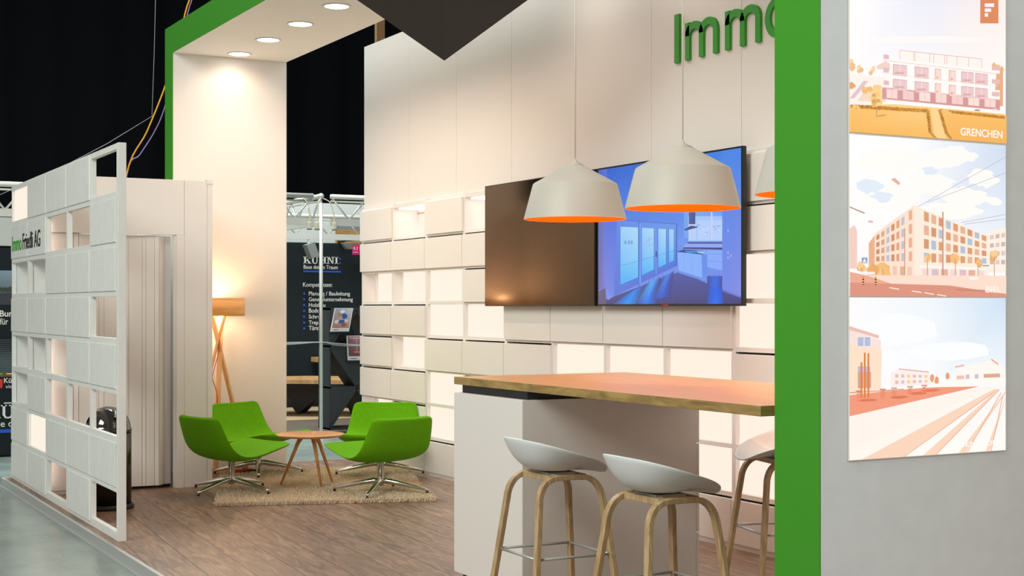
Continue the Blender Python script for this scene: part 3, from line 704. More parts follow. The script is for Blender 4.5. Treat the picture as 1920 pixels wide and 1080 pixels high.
# boxed niches behind the two farthest columns (back of the cabin)
nb = MB()
nb.box(SX + 0.30, 11.74, 0.0, SX + 0.315, 13.0, 2.50)
for y in (13.0, 12.281, 11.74): nb.box(SX + GT + 0.001, y - 0.012, 0, SX + 0.30, y + 0.012, 2.5)
for r in range(9): nb.box(SX + GT + 0.001, 11.75, SZ0 + SPZ * r - 0.012, SX + 0.30, 12.99, SZ0 + SPZ * r + 0.012)
build('niche_box', nb, 'screen_white', ps)
for r in (2, 4, 5):
    z1 = SZ0 + SPZ * (8 - r); build('led_strip', MB().box(SX + 0.28, 12.955, z1 - SPZ + 0.03, SX + 0.296, 12.985, z1 - 0.03), 'led', ps)
    if r != 5: build('led_strip', MB().box(SX + 0.28, 12.24, z1 - SPZ + 0.03, SX + 0.296, 12.262, z1 - 0.03), 'led', ps)  # extra strips added to brighten the second niche column
build('led_strip', MB().box(SX + GT + 0.006, 11.655, 0.07, SX + GT + 0.020, 11.668, 2.14), 'led_strong', ps)
# lettering across two panels
tx = MB(); text_mb(tx, 'Immo', (SX - 0.0085, 12.965, 1.952), (0, -1, 0), UZ, 0.44, 0.128, 0.003, offset=0.004); build('lettering', tx, 'green_letter', ps, label='green letters Immo')
tx = MB(); text_mb(tx, 'Friedli AG', (SX - 0.0085, 12.47, 1.952), (0, -1, 0), UZ, 0.76, 0.135, 0.003, offset=0.004); build('lettering', tx, 'black_letter', ps, label='black letters Friedli AG')

# ================================================================== CABIN behind the screen
CY = 11.68
t = MB()
t.box(2.232, CY, 2.066, 3.298, CY + 0.03, 2.515)
t.box(3.300, CY - 0.002, 0.0, 3.488, CY + 0.03, 2.515)
struct('wall_cabin_front', t, 'white', bevel=0.0015, label='white cabin front over the folding door')
t = MB(); t.box(3.536 - 0.03, CY + 0.04, 0, 3.536, 12.915, 2.515); t.box(2.50, 12.93, 0, 3.53, 12.96, 2.515)
struct('wall_cabin_side', t, 'white', bevel=0.001, label='white side wall of the cabin')
t = MB(); t.box(3.489, CY - 0.006, 0, 3.532, CY + 0.04, 2.512); t.box(3.484, CY - 0.010, 2.49, 3.540, CY + 0.045, 2.525)
struct('trim_2', t, 'white', bevel=0.001, label='slim white corner post of the cabin')
t = MB(); t.box(3.235, CY - 0.004, 0, 3.298, CY + 0.04, 2.065); t.box(3.218, CY + 0.01, 0, 3.235, CY + 0.05, 2.065)
struct('trim_3', t, 'white', bevel=0.001, label='white door jamb of the cabin')
fd = thing('door_1', 'white folding concertina door of the cabin, drawn closed', 'door', (2.7, CY, 0)); fd['kind'] = 'structure'
xs = [(2.235, 0.045), (2.42, 0.035), (2.46, 0.03), (2.62, 0.045), (2.66, 0.04), (2.82, 0.035), (2.855, 0.04), (2.963, 0.035), (2.992, 0.03), (3.062, 0.028), (3.098, 0.02), (3.16, 0.095), (3.215, 0.10)]
for i in range(len(xs) - 1):
    a, b = xs[i], xs[i + 1]
    q = [(a[0] + 0.0015, CY + a[1], 0.028), (b[0] - 0.0015, CY + b[1], 0.028), (b[0] - 0.0015, CY + b[1] + 0.014, 0.028), (a[0] + 0.0015, CY + a[1] + 0.014, 0.028)]
    build('door_panel', MB().prism(q, (0, 0, 2.03)), 'white', fd, bevel=0.002)
build('door_gap', MB().box(2.235, CY + 0.12, 0.0, 3.215, CY + 0.13, 0.045), 'black_rubber', fd)  # solid black strip stands in for the shade in the gap under the door

# waste bin
bn = thing('waste_bin', 'tall black dome-topped waste bin behind the end of the grid partition', 'bin', (2.47, 10.76, 0))
build('body', MB().lathe([(0.168, 0.03), (0.168, 0.56)], 0, 0, 56), 'bin_bronze', bn, local=True)
build('base_ring', MB().lathe([(0.186, 0.0), (0.188, 0.018), (0.178, 0.034), (0.169, 0.036)], 0, 0, 56), 'black_rubber', bn, local=True)
prof = [(0.171, 0.56), (0.172, 0.585), (0.166, 0.59)] + [(0.164 * math.cos(a), 0.59 + 0.158 * math.sin(a)) for a in [PI / 2 * k / 14 for k in range(1, 14)]] + [(0.0005, 0.748)]
build('dome_lid', MB().lathe(prof, 0, 0, 56), 'bin_black', bn, local=True)

# ================================================================== RUG
rug = thing('rug', 'beige shaggy wool rug under the green lounge chairs', 'rug', (3.19, 10.46, 0))
ang = math.atan2(9.95 - 10.46, 4.75 - 3.19)
ru = Vector((math.cos(ang), math.sin(ang), 0)); rv = Vector((-math.sin(ang), math.cos(ang), 0))
RW, RL = 1.64, 2.28; RO = Vector((3.19, 10.46, 0))
q = [RO, RO + ru * RW, RO + ru * RW + rv * RL, RO + rv * RL]
build('backing', MB().prism(q, (0, 0, 0.010)), 'rug', rug)
t = MB(); N_ = 52000
for i in range(N_):
    e = rnd.random()
    a = rnd.uniform(-0.008, RW + 0.008); b = rnd.uniform(-0.008, RL + 0.008)
    if i < 5000: b = rnd.uniform(-0.012, 0.03)
    c_ = RO + ru * a + rv * b
    h = rnd.uniform(0.018, 0.033); th = rnd.uniform(0, PI); w = rnd.uniform(0.003, 0.0065)
    d = Vector((math.cos(th), math.sin(th), 0)) * w; ln = Vector((rnd.uniform(-0.014, 0.014), rnd.uniform(-0.014, 0.014), h))
    z0 = Vector((0, 0, 0.002))
    b0 = len(t.v); t.v += [tuple(c_ - d + z0), tuple(c_ + d + z0), tuple(c_ + ln + d * 0.5), tuple(c_ + ln - d * 0.5)]
    t.f.append([b0, b0 + 1, b0 + 2, b0 + 3]); t.mi.append(0); t.sm.append(False)
build('pile', t, 'rug', rug, kind='stuff')

# ================================================================== LOUNGE CHAIRS
def smoothstep(x): x = max(0, min(1, x)); return x * x * (3 - 2 * x)
def catmull(P, n):
    out = []
    for i in range(len(P) - 1):
        p0 = P[max(i - 1, 0)]; p1 = P[i]; p2 = P[i + 1]; p3 = P[min(i + 2, len(P) - 1)]
        for k in range(n):
            t_ = k / n
            out.append(tuple(0.5 * ((2 * p1[j]) + (-p0[j] + p2[j]) * t_ + (2 * p0[j] - 5 * p1[j] + 4 * p2[j] - p3[j]) * t_ ** 2 + (-p0[j] + 3 * p1[j] - 3 * p2[j] + p3[j]) * t_ ** 3) for j in range(len(p1))))
    out.append(tuple(P[-1])); return out
def lounge_chair(label):
    t = thing('lounge_chair', label, 'chair', (0, 0, 0), 0, 'green lounge chairs around the round table')
    # centre line: (forward y, z, half width)
    prof = catmull([(-0.335, 0.600, 0.262), (-0.325, 0.560, 0.285), (-0.285, 0.455, 0.305), (-0.235, 0.355, 0.322), (-0.165, 0.290, 0.333), (-0.07, 0.262, 0.338), (0.05, 0.270, 0.338), (0.18, 0.300, 0.335), (0.30, 0.338, 0.325), (0.365, 0.362, 0.300)], 5)
    nx = 14; vs = []; fs = []; m = len(prof); th = 0.044
    # normals of the profile
    def nrm(i):
        a = prof[max(i - 1, 0)]; b = prof[min(i + 1, m - 1)]
        d = Vector((b[0] - a[0], b[1] - a[1])).normalized(); return Vector((-d.y, d.x))
    for side in (1, -1):
        for i, (y, z, w) in enumerate(prof):
            nn = nrm(i); s_ = i / (m - 1)
            for j in range(nx + 1):
                x = -1 + 2 * j / nx
                edge = (1 - abs(x) ** 6) ** 0.5
                endt = min(1, min(s_, 1 - s_) / 0.045); endt = (1 - (1 - endt) ** 2) ** 0.5
                tt = th / 2 * max(0.12, edge) * max(0.12, endt)
                curl = 0.030 * abs(x) ** 2.4 * (1 if s_ < 0.8 else (1 - (s_ - 0.8) * 4))
                r = 1.0
                if s_ < 0.12:  # rounded top corners
                    q_ = 1 - s_ / 0.12; 
                    r = 1 - 0.0 * q_
                yy = y + nn.x * (tt * side) + nn.x * curl
                zz = z + nn.y * (tt * side) + nn.y * curl
                wx = w
                if s_ < 0.10: wx = w - 0.055 * (1 - math.sqrt(max(0, 1 - (1 - s_ / 0.10) ** 2)))
                if s_ > 0.93: wx = w - 0.05 * (1 - math.sqrt(max(0, 1 - ((s_ - 0.93) / 0.07) ** 2)))
                vs.append((x * wx, yy, zz))
    def ix(sd, i, j): return sd * m * (nx + 1) + i * (nx + 1) + j
    for i in range(m - 1):
        for j in range(nx):
            fs.append((ix(0, i, j), ix(0, i + 1, j), ix(0, i + 1, j + 1), ix(0, i, j + 1))[::-1])
            fs.append((ix(1, i, j), ix(1, i + 1, j), ix(1, i + 1, j + 1), ix(1, i, j + 1)))
        for j in (0, nx):
            q_ = (ix(0, i, j), ix(0, i + 1, j), ix(1, i + 1, j), ix(1, i, j)); fs.append(q_ if j == 0 else q_[::-1])
    for j in range(nx):
        for i in (0, m - 1):
            q_ = (ix(0, i, j), ix(0, i, j + 1), ix(1, i, j + 1), ix(1, i, j)); fs.append(q_[::-1] if i == 0 else q_)
    b = MB(); b.add(vs, fs, 0, True)
    build('seat_shell', b, 'green_fabric', t, local=True, subd=1)
    build('stem', MB().lathe([(0.045, 0.243), (0.045, 0.236), (0.0275, 0.232), (0.0275, 0.10), (0.0275, 0.06), (0.020, 0.05)][::-1], 0, 0, 28), 'chrome', t, local=True)
    for k in range(4):
        a = PI / 4 + k * PI / 2 + BASE_ROT
        d = Vector((math.cos(a), math.sin(a), 0))
        path = [Vector((0, 0, 0.088)) + d * 0.0, Vector((0, 0, 0.090)) + d * 0.05, Vector((0, 0, 0.072)) + d * 0.15, Vector((0, 0, 0.030)) + d * 0.355, Vector((0, 0, 0.022)) + d * 0.385]
        lg = build('leg', MB().tube(path, [0.022, 0.024, 0.020, 0.012, 0.008], 12), 'chrome', t, local=True)
        build('foot_glide', MB().lathe([(0.010, 0.0), (0.011, 0.010), (0.008, 0.016)], d.x * 0.375, d.y * 0.375, 14), 'black_rubber', lg, local=True)
    return t
BASE_ROT = math.radians(-20)
def face_angle(loc, tgt): return math.atan2(tgt[1] - loc[1], tgt[0] - loc[0]) - PI / 2
TC = (4.19, 11.16)
base = lounge_chair('green lounge chair at front left, turned away, beside the white cabin corner')
ch = [((3.51, 11.09), 11, -11, None), ((4.10, 12.18), 20, 21, 'green lounge chair in front of the wooden floor lamp'),
      ((4.51, 10.45), -14, 16, 'green lounge chair at front right, seen from behind, nearest the shelf wall side'),
      ((5.00, 11.60), 29, -15, 'green lounge chair behind the front right one, its seat front facing the table')]
for i, (p_, dr, lr, lab) in enumerate(ch):
    rz = face_angle(p_, TC) + math.radians(dr)
    if i == 0: base.location = (p_[0], p_[1], 0.028); base.rotation_euler = (0, 0, rz)
    c_ = base if i == 0 else dup(base, (p_[0], p_[1], 0.028), rz, lab)
    for g_ in c_.children:            # the seat swivels on its four-star base
        if g_.name.startswith('leg'): g_.rotation_euler = (0, 0, math.radians(lr))

# ---------------- round table
rt = thing('coffee_table', 'small round oak table on three splayed legs amid the green chairs', 'table', (TC[0], TC[1], 0.03))
build('tabletop', MB().lathe([(0.255, 0.392), (0.278, 0.406), (0.280, 0.410), (0.276, 0.413), (0.0005, 0.413)], 0, 0, 64), 'oak_table', rt, local=True, label='round oak tabletop')
for tip in ((3.967, 11.257), (4.212, 11.012), (4.39, 11.223)):
    d = Vector((tip[0] - TC[0], tip[1] - TC[1], 0)); 
    d = d.normalized() * 0.235 if d.length > 0.17 else d * 1.25
    path = [(d.x * 0.18, d.y * 0.18, 0.400), (d.x * 0.30, d.y * 0.30, 0.385), (d.x * 0.42, d.y * 0.42, 0.335), (d.x * 1.0, d.y * 1.0, 0.0)]
    build('leg', MB().tube(path, [0.030, 0.022, 0.0165, 0.009], 14), 'oak_table_leg', rt, local=True)

# ---------------- floor lamp
LX, LYY = 3.885, 12.66
fl = thing('floor_lamp', 'wooden tripod floor lamp with drum shade behind the green chairs', 'lamp', (LX, LYY, 0))
build('lamp_shade', MB().add(*(lambda n=64, r=0.235: ([(r_ * math.cos(2 * PI * k / n), r_ * math.sin(2 * PI * k / n), z) for (r_, z) in ((r, 1.398), (r, 1.556), (r - 0.006, 1.556), (r - 0.006, 1.398)) for k in range(n)], [(i * n + k, i * n + (k + 1) % n, ((i + 1) % 4) * n + (k + 1) % n, ((i + 1) % 4) * n + k) for i in range(4) for k in range(n)]))(), 0, False), 'ash_shade', fl, local=True)
for q_ in fl.children[-1].data.polygons: q_.use_smooth = abs(q_.normal.z) < 0.5
build('shade_ring', MB().tube([(0.2295 * math.cos(a), 0.2295 * math.sin(a), 1.47) for a in [2 * PI * k / 40 for k in range(41)]], 0.004, 6), 'steel', fl, local=True)
sp_ = MB()
for k in range(3): a = 2 * PI * k / 3; sp_.tube([(0, 0, 1.47), (0.228 * math.cos(a), 0.228 * math.sin(a), 1.47)], 0.004, 6)
build('shade_spider', sp_, 'steel', fl, local=True)
build('bulb', MB().lathe([(0.012, 1.43), (0.028, 1.455), (0.032, 1.48), (0.02, 1.505), (0.0005, 1.512)], 0, 0, 24), 'bulb', fl, local=True)
light('floor_lamp_light', 'POINT', (LX, LYY, 1.53), 5, (1.0, 0.66, 0.38), shadow_soft_size=0.05)
light('floor_lamp_light_low', 'POINT', (LX, LYY, 1.415), 8, (1.0, 0.66, 0.38), shadow_soft_size=0.05)
for (fx, fy, tx_, ty_) in ((0.33, 0.17, -0.07, -0.035), (-0.07, -0.15, 0.045, 0.06), (-0.27, 0.15, 0.05, -0.04)):
    f = Vector((fx, fy, 0)); tp = Vector((tx_, ty_, 1.41))
    build('leg', MB().bar(f, tp, 0.042, 0.022, (f.x, f.y, 0.001)), 'ash_leg', fl, local=True, bevel=0.003)
cc = [(0.0, -0.02, 1.23), (-0.005, -0.045, 1.10), (-0.055, -0.06, 0.93), (-0.075, -0.07, 0.84), (-0.045, -0.075, 0.74), (-0.035, -0.085, 0.62), (-0.075, -0.09, 0.40), (-0.10, -0.10, 0.10), (-0.08, -0.10, 0.012), (0.02, -0.14, 0.010), (0.12, -0.16, 0.010)]
build('power_cord', MB().tube(catmull(cc, 6), 0.0038, 8), 'red_cord', fl, local=True, label='red fabric power cord')
ss = thing('power_strip', 'red coiled extension lead lying on the floor behind the left chairs', 'cable', (3.93, 12.36, 0.0))
co = [(-0.06 + 0.10 * math.cos(a * 1.0) * (1 - a / 40) + a * 0.008, 0.05 * math.sin(a), 0.012 + a * 0.0016) for a in [k * 0.35 for k in range(60)]]
build('cable', MB().tube(co, 0.0065, 8), 'red_cord', ss, local=True)
build('socket_block', MB().box(0.05, -0.05, 0.0, 0.19, 0.0, 0.045), 'booth_shelf', ss, local=True, bevel=0.006)

# ================================================================== BAR COUNTER
ib = thing('bar_cabinet', 'white bar cabinet under the left end of the oak counter', 'cabinet', (3.98, 6.62, 0))
build('body', MB().box(3.45, 6.24, 0.055, 4.498, 7.00, 1.018), 'white', ib, bevel=0.002)
build('plinth', MB().box(3.49, 6.28, 0.0, 4.46, 6.97, 0.0545), 'booth_shelf', ib)
build('neck', MB().box(3.487, 6.255, 1.0185, 4.49, 6.97, 1.0585), 'black_paint', ib, label='black recess under the worktop')
for a, b in ((0.06, 0.287), (0.293, 0.757), (0.763, 1.018)):
    build('drawer_front', MB().box(4.500, 6.243, a, 4.52, 6.997, b), 'white', ib, bevel=0.0015)
ct = thing('bar_counter', 'long oak counter top running from the white cabinet to the green column', 'counter', (4.035, 5.7, 1.06))
c0x, c1x, c0y, c1y = 3.482, 4.588, 4.412, 7.065
b = MB(); b.box(c0x, c0y, 1.059, c1x, c1y, 1.10); b.mi = [1, 0, 1, 1, 1, 1]
build('worktop', b, ['oak_top', 'oak_edge'], ct, bevel=0.0015)

# ---------------- bar stools
def shell_geo():
    nr, na = 12, 48; vs = [(0.0, -0.03, 0.0)]; fs = []
    def rim(a):
        # a=0 front (+y); superellipse
        c_, s_ = math.cos(a), math.sin(a); e = 2 / 2.5
        y = abs(c_) ** e * (1 if c_ > 0 else -1); x = abs(s_) ** e * (1 if s_ > 0 else -1)
        yy = y * (0.25 if y > 0 else 0.225); w = 0.235 - 0.035 * max(0, y)
        z = 0.085 - 0.072 * y - 0.02 * max(0, y) ** 3 + 0.006 * abs(x) ** 2
        if y > 0.75: z -= 0.018 * ((y - 0.75) / 0.25) ** 2
        return x * w, yy, z
    for i in range(1, nr + 1):
        q_ = i / nr
        for k in range(na):
            a = 2 * PI * k / na; x, y, z = rim(a)
            zz = z * (q_ ** (3.3 if y < 0.05 else 2.4))
            vs.append((x * q_ ** 0.92, -0.03 + (y + 0.03) * q_ ** 0.92, zz))
    for k in range(na): fs.append((0, 1 + k, 1 + (k + 1) % na))
    for i in range(nr - 1):
        for k in range(na):
            a = 1 + i * na + k; b_ = 1 + i * na + (k + 1) % na; fs.append((a, a + na, b_ + na, b_))
    return vs, fs
def bar_stool(label):
    t = thing('bar_stool', label, 'stool', (0, 0, 0), 0, 'white bar stools at the counter')
    vs, fs = shell_geo(); m = MB(); m.add([(x, y, z + 0.716) for x, y, z in vs], fs, 0, True)
    build('seat_shell', m, 'plastic', t, local=True, solid=0.009, subd=1)
    hw = 0.145; top = 0.690; spl = 0.235
    for s_ in (-1, 1):
        path = []
        for sy in (-1, 1):
            seg = []
            foot = Vector((s_ * spl, sy * spl, 0.0)); knee = Vector((s_ * (hw + 0.012), sy * 0.165, 0.60)); 
            corner = Vector((s_ * hw, sy * 0.145, top)); inner = Vector((s_ * hw, sy * 0.055, top + 0.0))
            seg.append(foot)
            seg.append(knee)
            for k in range(1, 8):
                u = k / 8; seg.append((1 - u) ** 2 * knee + 2 * u * (1 - u) * corner + u * u * inner)
            seg.append(inner)
            path.append(seg)
        full = path[0] + path[1][::-1]
        build('bent_leg_pair', MB().rectsweep(full, 0.034, 0.024, (1, 0, 0)), 'oak_leg', t, local=True, bevel=0.003)
    for sy in (-1, 1):
        build('cross_rail', MB().box(-hw + 0.016, sy * 0.085 - 0.016, top - 0.018, hw - 0.016, sy * 0.085 + 0.016, top + 0.010), 'oak_leg', t, local=True, bevel=0.003)
    build('mounting_plate', MB().box(-0.08, -0.08, top + 0.010, 0.08, 0.07, top + 0.018), 'steel', t, local=True, bevel=0.001)
    z = 0.328; f = spl - (spl - 0.155) * z / 0.60; fx = f - 0.004
    q_ = [(-fx, -f, z), (fx, -f, z), (fx, f, z), (-fx, f, z)]; fr = MB()
    for i in range(4): fr.tube([q_[i], q_[(i + 1) % 4]], 0.0065, 10)
    build('footrest', fr, 'steel', t, local=True)
    return t
st = bar_stool('white shell bar stool on oak legs, in front of the white cabinet corner')
ROT = -PI / 2 + math.radians(-1)
st.location = (3.435, 5.90, 0); st.rotation_euler = (0, 0, ROT)
dup(st, (3.425, 5.00, 0), ROT + math.radians(1), 'white shell bar stool on oak legs, nearest the camera, on the near side')
dup(st, (4.83, 5.93, 0), PI / 2 - math.radians(14), 'white bar stool across the counter, partly hidden by the green column')

# ---------------- pendants
def pendant(label):
    t = thing('pendant_lamp', label, 'lamp', (0, 0, 0), 0, 'white pendant lamps over the counter')
    R_ = 0.278
    outer = [(R_, 0), (R_ * 0.823, 0.186), (R_ * 0.80, 0.194), (0.045, 0.292), (0.040, 0.294)]
    inner = [(0.036, 0.288), (R_ * 0.79, 0.190), (R_ * 0.812, 0.182), (R_ - 0.004, 0.0)]
    n = 72
    def ring(prof):
        vs = [(r * math.cos(2 * PI * k / n), r * math.sin(2 * PI * k / n), z) for r, z in prof for k in range(n)]
        fs = [(i * n + k, i * n + (k + 1) % n, (i + 1) * n + (k + 1) % n, (i + 1) * n + k) for i in range(len(prof) - 1) for k in range(n)]
        return vs, fs
    m = MB(); m.add(*ring(outer), 0, True); m.add(*ring([(R_ - 0.004, 0.0), (R_, 0.0)]), 0, False)
    o = build('lamp_shade', m, 'shade_white', t, local=True)
    md = o.modifiers.new('e', 'EDGE_SPLIT'); md.split_angle = math.radians(25)
    build('inner_shade', MB().add(*ring(inner), 0, True), 'shade_orange', t, local=True, label='orange inside of the shade')
    build('cap', MB().lathe([(0.047, 0.288), (0.048, 0.294), (0.012, 0.312), (0.005, 0.324), (0.0035, 0.33)], 0, 0, 32), 'shade_white', t, local=True)
    build('bulb', MB().lathe([(0.013, 0.285), (0.013, 0.22), (0.028, 0.19), (0.030, 0.165), (0.018, 0.142), (0.0005, 0.138)][::-1], 0, 0, 24), 'white', t, local=True)
    build('cord', MB().tube([(0, 0, 0.328), (0, 0, PZS - 1.951)], 0.0032, 8), 'grey_cord', t, local=True)
    return t
pn = pendant('white pendant lamp with orange inside, farthest over the cabinet end of the counter')
pn.location = (4.03, 6.70, 1.951)
dup(pn, (4.03, 5.70, 1.951), 0.3, 'white pendant lamp with orange inside, in front of the blue television picture')
dup(pn, (4.03, 4.70, 1.951), 0.6, 'white pendant lamp with orange inside, mostly hidden by the green column')
for y in (6.7, 5.7, 4.7): light('pendant_light', 'POINT', (4.03, y, 2.02), 7, (1.0, 0.72, 0.48), shadow_soft_size=0.03)

# ================================================================== TELEVISIONS
TXX = 5.33
def tv(y1, y0, label, name='television'):
    t = thing(name, label, 'television', (TXX, (y0 + y1) / 2, 1.48), 0)
    build('housing', MB().box(TXX + 0.004, y0, 1.484, TXX + 0.034, y1, 2.442), 'tv_black', t, bevel=0.002)
    build('wall_mount', MB().box(TXX + 0.0345, (y0 + y1) / 2 - 0.2, 1.75, 5.407, (y0 + y1) / 2 + 0.2, 2.15), 'black_paint', t)
    return t
t1 = tv(10.265, 8.595, 'switched-off glossy television reflecting warm brown light')
b = 0.008
build('glass', MB().box(TXX + 0.001, 8.595 + b, 1.484 + b, TXX + 0.0038, 10.265 - b, 2.442 - b), 'tv_off', t1, label='dark glossy glass')
t2 = tv(8.565, 6.93, 'television showing a blue-tinted kitchen with glass doors')
b = 0.013
W_, H_ = 8.565 - 6.93 - 2 * b, 0.958 - 2 * b
p = Paint((TXX + 0.003, 8.565 - b, 1.484 + b), (0, -1, 0), UZ, W_, H_, 0.00003)
def straighten_tv(t_, v):
    d0, d1 = 10.08, 8.63
    u = t_ * d0 / (d1 + t_ * (d0 - d1))
    return (u, 1.0 if v >= 0.999 else v * 190.7 / (255 + 44 * t_))
p.poly([(0, 0), (1, 0), (1, 0.72), (0, 0.72)], [(110, 140, 230), (110, 140, 230), (96, 144, 236), (70, 118, 222)])
p.poly([(0, 0.66), (1, 0.60), (1, 1), (0, 1)], [(60, 116, 222), (92, 144, 236), (52, 128, 228), (16, 88, 200)])
p.warp = straighten_tv
p.poly([(0, 0.60), (0.6, 0.60), (0.6, 0.9), (0, 0.98)], [(96, 130, 222), (104, 150, 236), (80, 134, 230), (56, 112, 216)])
p.poly([(0, 0.14), (0.06, 0.16), (0.06, 1), (0, 1)], [(104, 100, 168), (120, 130, 220), (70, 110, 214), (40, 96, 200)])
p.poly([(0, 0), (1, 0), (1, 0.08), (0.87, 0.13), (0.58, 0.33), (0.0, 0.02)], [(58, 62, 118), (54, 58, 120), (62, 66, 132), (66, 70, 142), (70, 86, 168), (66, 66, 120)])
for k in range(16):
    x0 = 0.35 + 0.045 * k; p.line((x0, 0.0), (x0 * 0.72 + 0.10, 0.30), 0.0022, (74, 76, 142), up=(k == 0))
p.poly([(0, 0), (0.055, 0), (0.05, 0.16), (0, 0.13)], (96, 84, 128))
p.poly([(0.05, 0.93), (0.05, 0.18), (0.065, 0.04), (0.125, 0.09), (0.13, 0.93)], [(60, 100, 214), (112, 128, 226), (128, 146, 238), (96, 130, 230), (56, 108, 220)])
p.poly([(0.11, 0.08), (0.55, 0.385), (0.55, 0.80), (0.13, 0.84)], [(80, 112, 214), (70, 110, 214), (100, 150, 236), (84, 134, 230)])
def door(u0, u1, top0, top1, bot0, bot1, mid=0.46):
    m0 = bot0 + (top0 - bot0) * 0.33; m1 = bot1 + (top1 - bot1) * 0.33
    p.poly([(u0, bot0), (u1, bot1), (u1, top1), (u0, top0)], [(70, 176, 246), (96, 196, 250), (170, 216, 250), (150, 206, 248)])
    p.poly([(u0, bot0), (u1, bot1), (u1, m1), (u0, m0)], [(64, 168, 244), (90, 190, 250), (120, 200, 248), (104, 192, 246)])
    p.line((u0, m0), (u1, m1), 0.004, (66, 140, 216))
    p.line((u1 - 0.004, bot1), (u1 - 0.004, top1), 0.005, (52, 96, 196)); p.line((u0 + 0.002, bot0), (u0 + 0.002, top0), 0.004, (60, 110, 206)); p.line((u0, bot0), (u1, bot1), 0.006, (52, 104, 206))
door(0.15, 0.285, 0.775, 0.765, 0.185, 0.27); door(0.30, 0.395, 0.765, 0.755, 0.28, 0.345); door(0.415, 0.48, 0.755, 0.75, 0.355, 0.40); door(0.49, 0.535, 0.75, 0.745, 0.405, 0.435)
p.L += 1
for u, v in ((0.19, 0.60), (0.215, 0.60), (0.235, 0.60)): p.rect(u - 0.008, v, u + 0.006, v + 0.035, (110, 160, 220), up=False)
for _ in range(9): p.blob(0.34 + rnd.uniform(-0.03, 0.03), 0.63 + rnd.uniform(-0.04, 0.03), 0.010, 0.012, (150, 190, 240), 8, 0.3, up=False)
p.line((0.292, 0.21), (0.292, 0.80), 0.012, (112, 156, 240)); p.line((0.405, 0.30), (0.405, 0.78), 0.008, (104, 146, 236)); p.rect(0.402, 0.47, 0.410, 0.53, (40, 60, 130))
p.line((0.13, 0.845), (0.55, 0.80), 0.006, (60, 96, 190)); p.line((0.285, 0.17), (0.285, 0.84), 0.004, (60, 92, 190)); p.line((0.548, 0.39), (0.548, 0.80), 0.005, (50, 84, 180))
def glow(bl, br, tr_, tl, c0, c1, edge):
    """bright patch on the pictured floor fading to its sides"""
    mb_ = ((bl[0] + br[0]) / 2, (bl[1] + br[1]) / 2); mt = ((tl[0] + tr_[0]) / 2, (tl[1] + tr_[1]) / 2)
    p.poly([bl, mb_, mt, tl], [edge, c0, c1, edge]); p.poly([mb_, br, tr_, mt], [c0, edge, edge, c1], up=False)
FE = (60, 66, 140)
glow((0.10, 0.0), (0.30, 0.0), (0.33, 0.20), (0.20, 0.10), (8, 150, 250), (20, 130, 240), FE)
glow((0.26, 0.0), (0.41, 0.0), (0.44, 0.27), (0.33, 0.20), (10, 120, 242), (70, 170, 250), FE)
glow((0.38, 0.04), (0.50, 0.08), (0.53, 0.33), (0.45, 0.27), (24, 90, 220), (60, 130, 232), FE)
glow((0.755, 0.0), (0.885, 0.0), (0.875, 0.28), (0.765, 0.28), (8, 96, 232), (24, 104, 232), FE)
glow((0.77, 0.0), (0.87, 0.0), (0.86, 0.16), (0.78, 0.16), (6, 110, 240), (10, 96, 226), (10, 84, 214))
p.rect(0.60, 0.66, 0.87, 0.92, (112, 160, 240)); p.rect(0.63, 0.63, 0.87, 0.88, (160, 196, 248))
for (u0, u1) in ((0.635, 0.685), (0.695, 0.785), (0.80, 0.87)): p.rect(u0, 0.64, u1, 0.84, (178, 206, 252))
for _ in range(18): p.blob(rnd.uniform(0.70, 0.86), rnd.uniform(0.70, 0.80), 0.012, 0.010, rnd.choice([(150, 184, 240), (192, 214, 252)]), 8, 0.3)
p.line((0.795, 0.64), (0.795, 0.92), 0.010, (214, 206, 248))
p.poly([(0.635, 0.80), (0.68, 0.80), (0.68, 1.0), (0.635, 1.0)], [(70, 92, 160), (50, 70, 140), (60, 90, 170), (80, 110, 190)]); p.poly([(0.60, 0.745), (0.61, 0.735), (0.69, 0.765), (0.70, 0.775), (0.65, 0.785)], (60, 66, 120))
p.poly([(0.58, 0.555), (0.87, 0.56), (0.87, 0.615), (0.62, 0.61)], (136, 164, 244)); p.rect(0.625, 0.605, 0.87, 0.618, (58, 66, 120)); p.poly([(0.59, 0.555), (0.87, 0.545), (0.87, 0.565), (0.595, 0.568)], (44, 52, 110))
p.poly([(0.60, 0.54), (0.87, 0.54), (0.87, 0.335), (0.76, 0.37), (0.60, 0.45)], (130, 168, 250))
p.L += 1
for v in (0.495, 0.42): p.line((0.77, v + 0.01), (0.87, v), 0.003, (84, 124, 214), up=False)
p.poly([(0.555, 0.515), (0.565, 0.31), (0.735, 0.235), (0.765, 0.29), (0.765, 0.50)], (130, 176, 252)); p.poly([(0.725, 0.50), (0.73, 0.235), (0.765, 0.29), (0.765, 0.50)], (96, 138, 232))
p.L += 1
for u in (0.60, 0.655): p.line((u, 0.50), (u + 0.004, 0.30 - (u - 0.6) * 0.4), 0.002, (104, 150, 236), up=False)
p.poly([(0.55, 0.525), (0.60, 0.545), (0.765, 0.53), (0.73, 0.495)], (36, 60, 130)); p.poly([(0.60, 0.535), (0.69, 0.53), (0.70, 0.515), (0.63, 0.515)], (50, 150, 226)); p.poly([(0.69, 0.530), (0.76, 0.528), (0.735, 0.503), (0.70, 0.512)], (150, 196, 240))
p.poly([(0.565, 0.31), (0.565, 0.335), (0.73, 0.262), (0.73, 0.235)], (104, 140, 230))
p.poly([(0.87, 0.13), (1, 0.06), (1, 1), (0.87, 1)], [(110, 134, 232), (126, 138, 226), (62, 130, 228), (58, 130, 230)]); p.line((0.87, 0.14), (1, 0.07), 0.006, (70, 84, 170))
p.L += 1
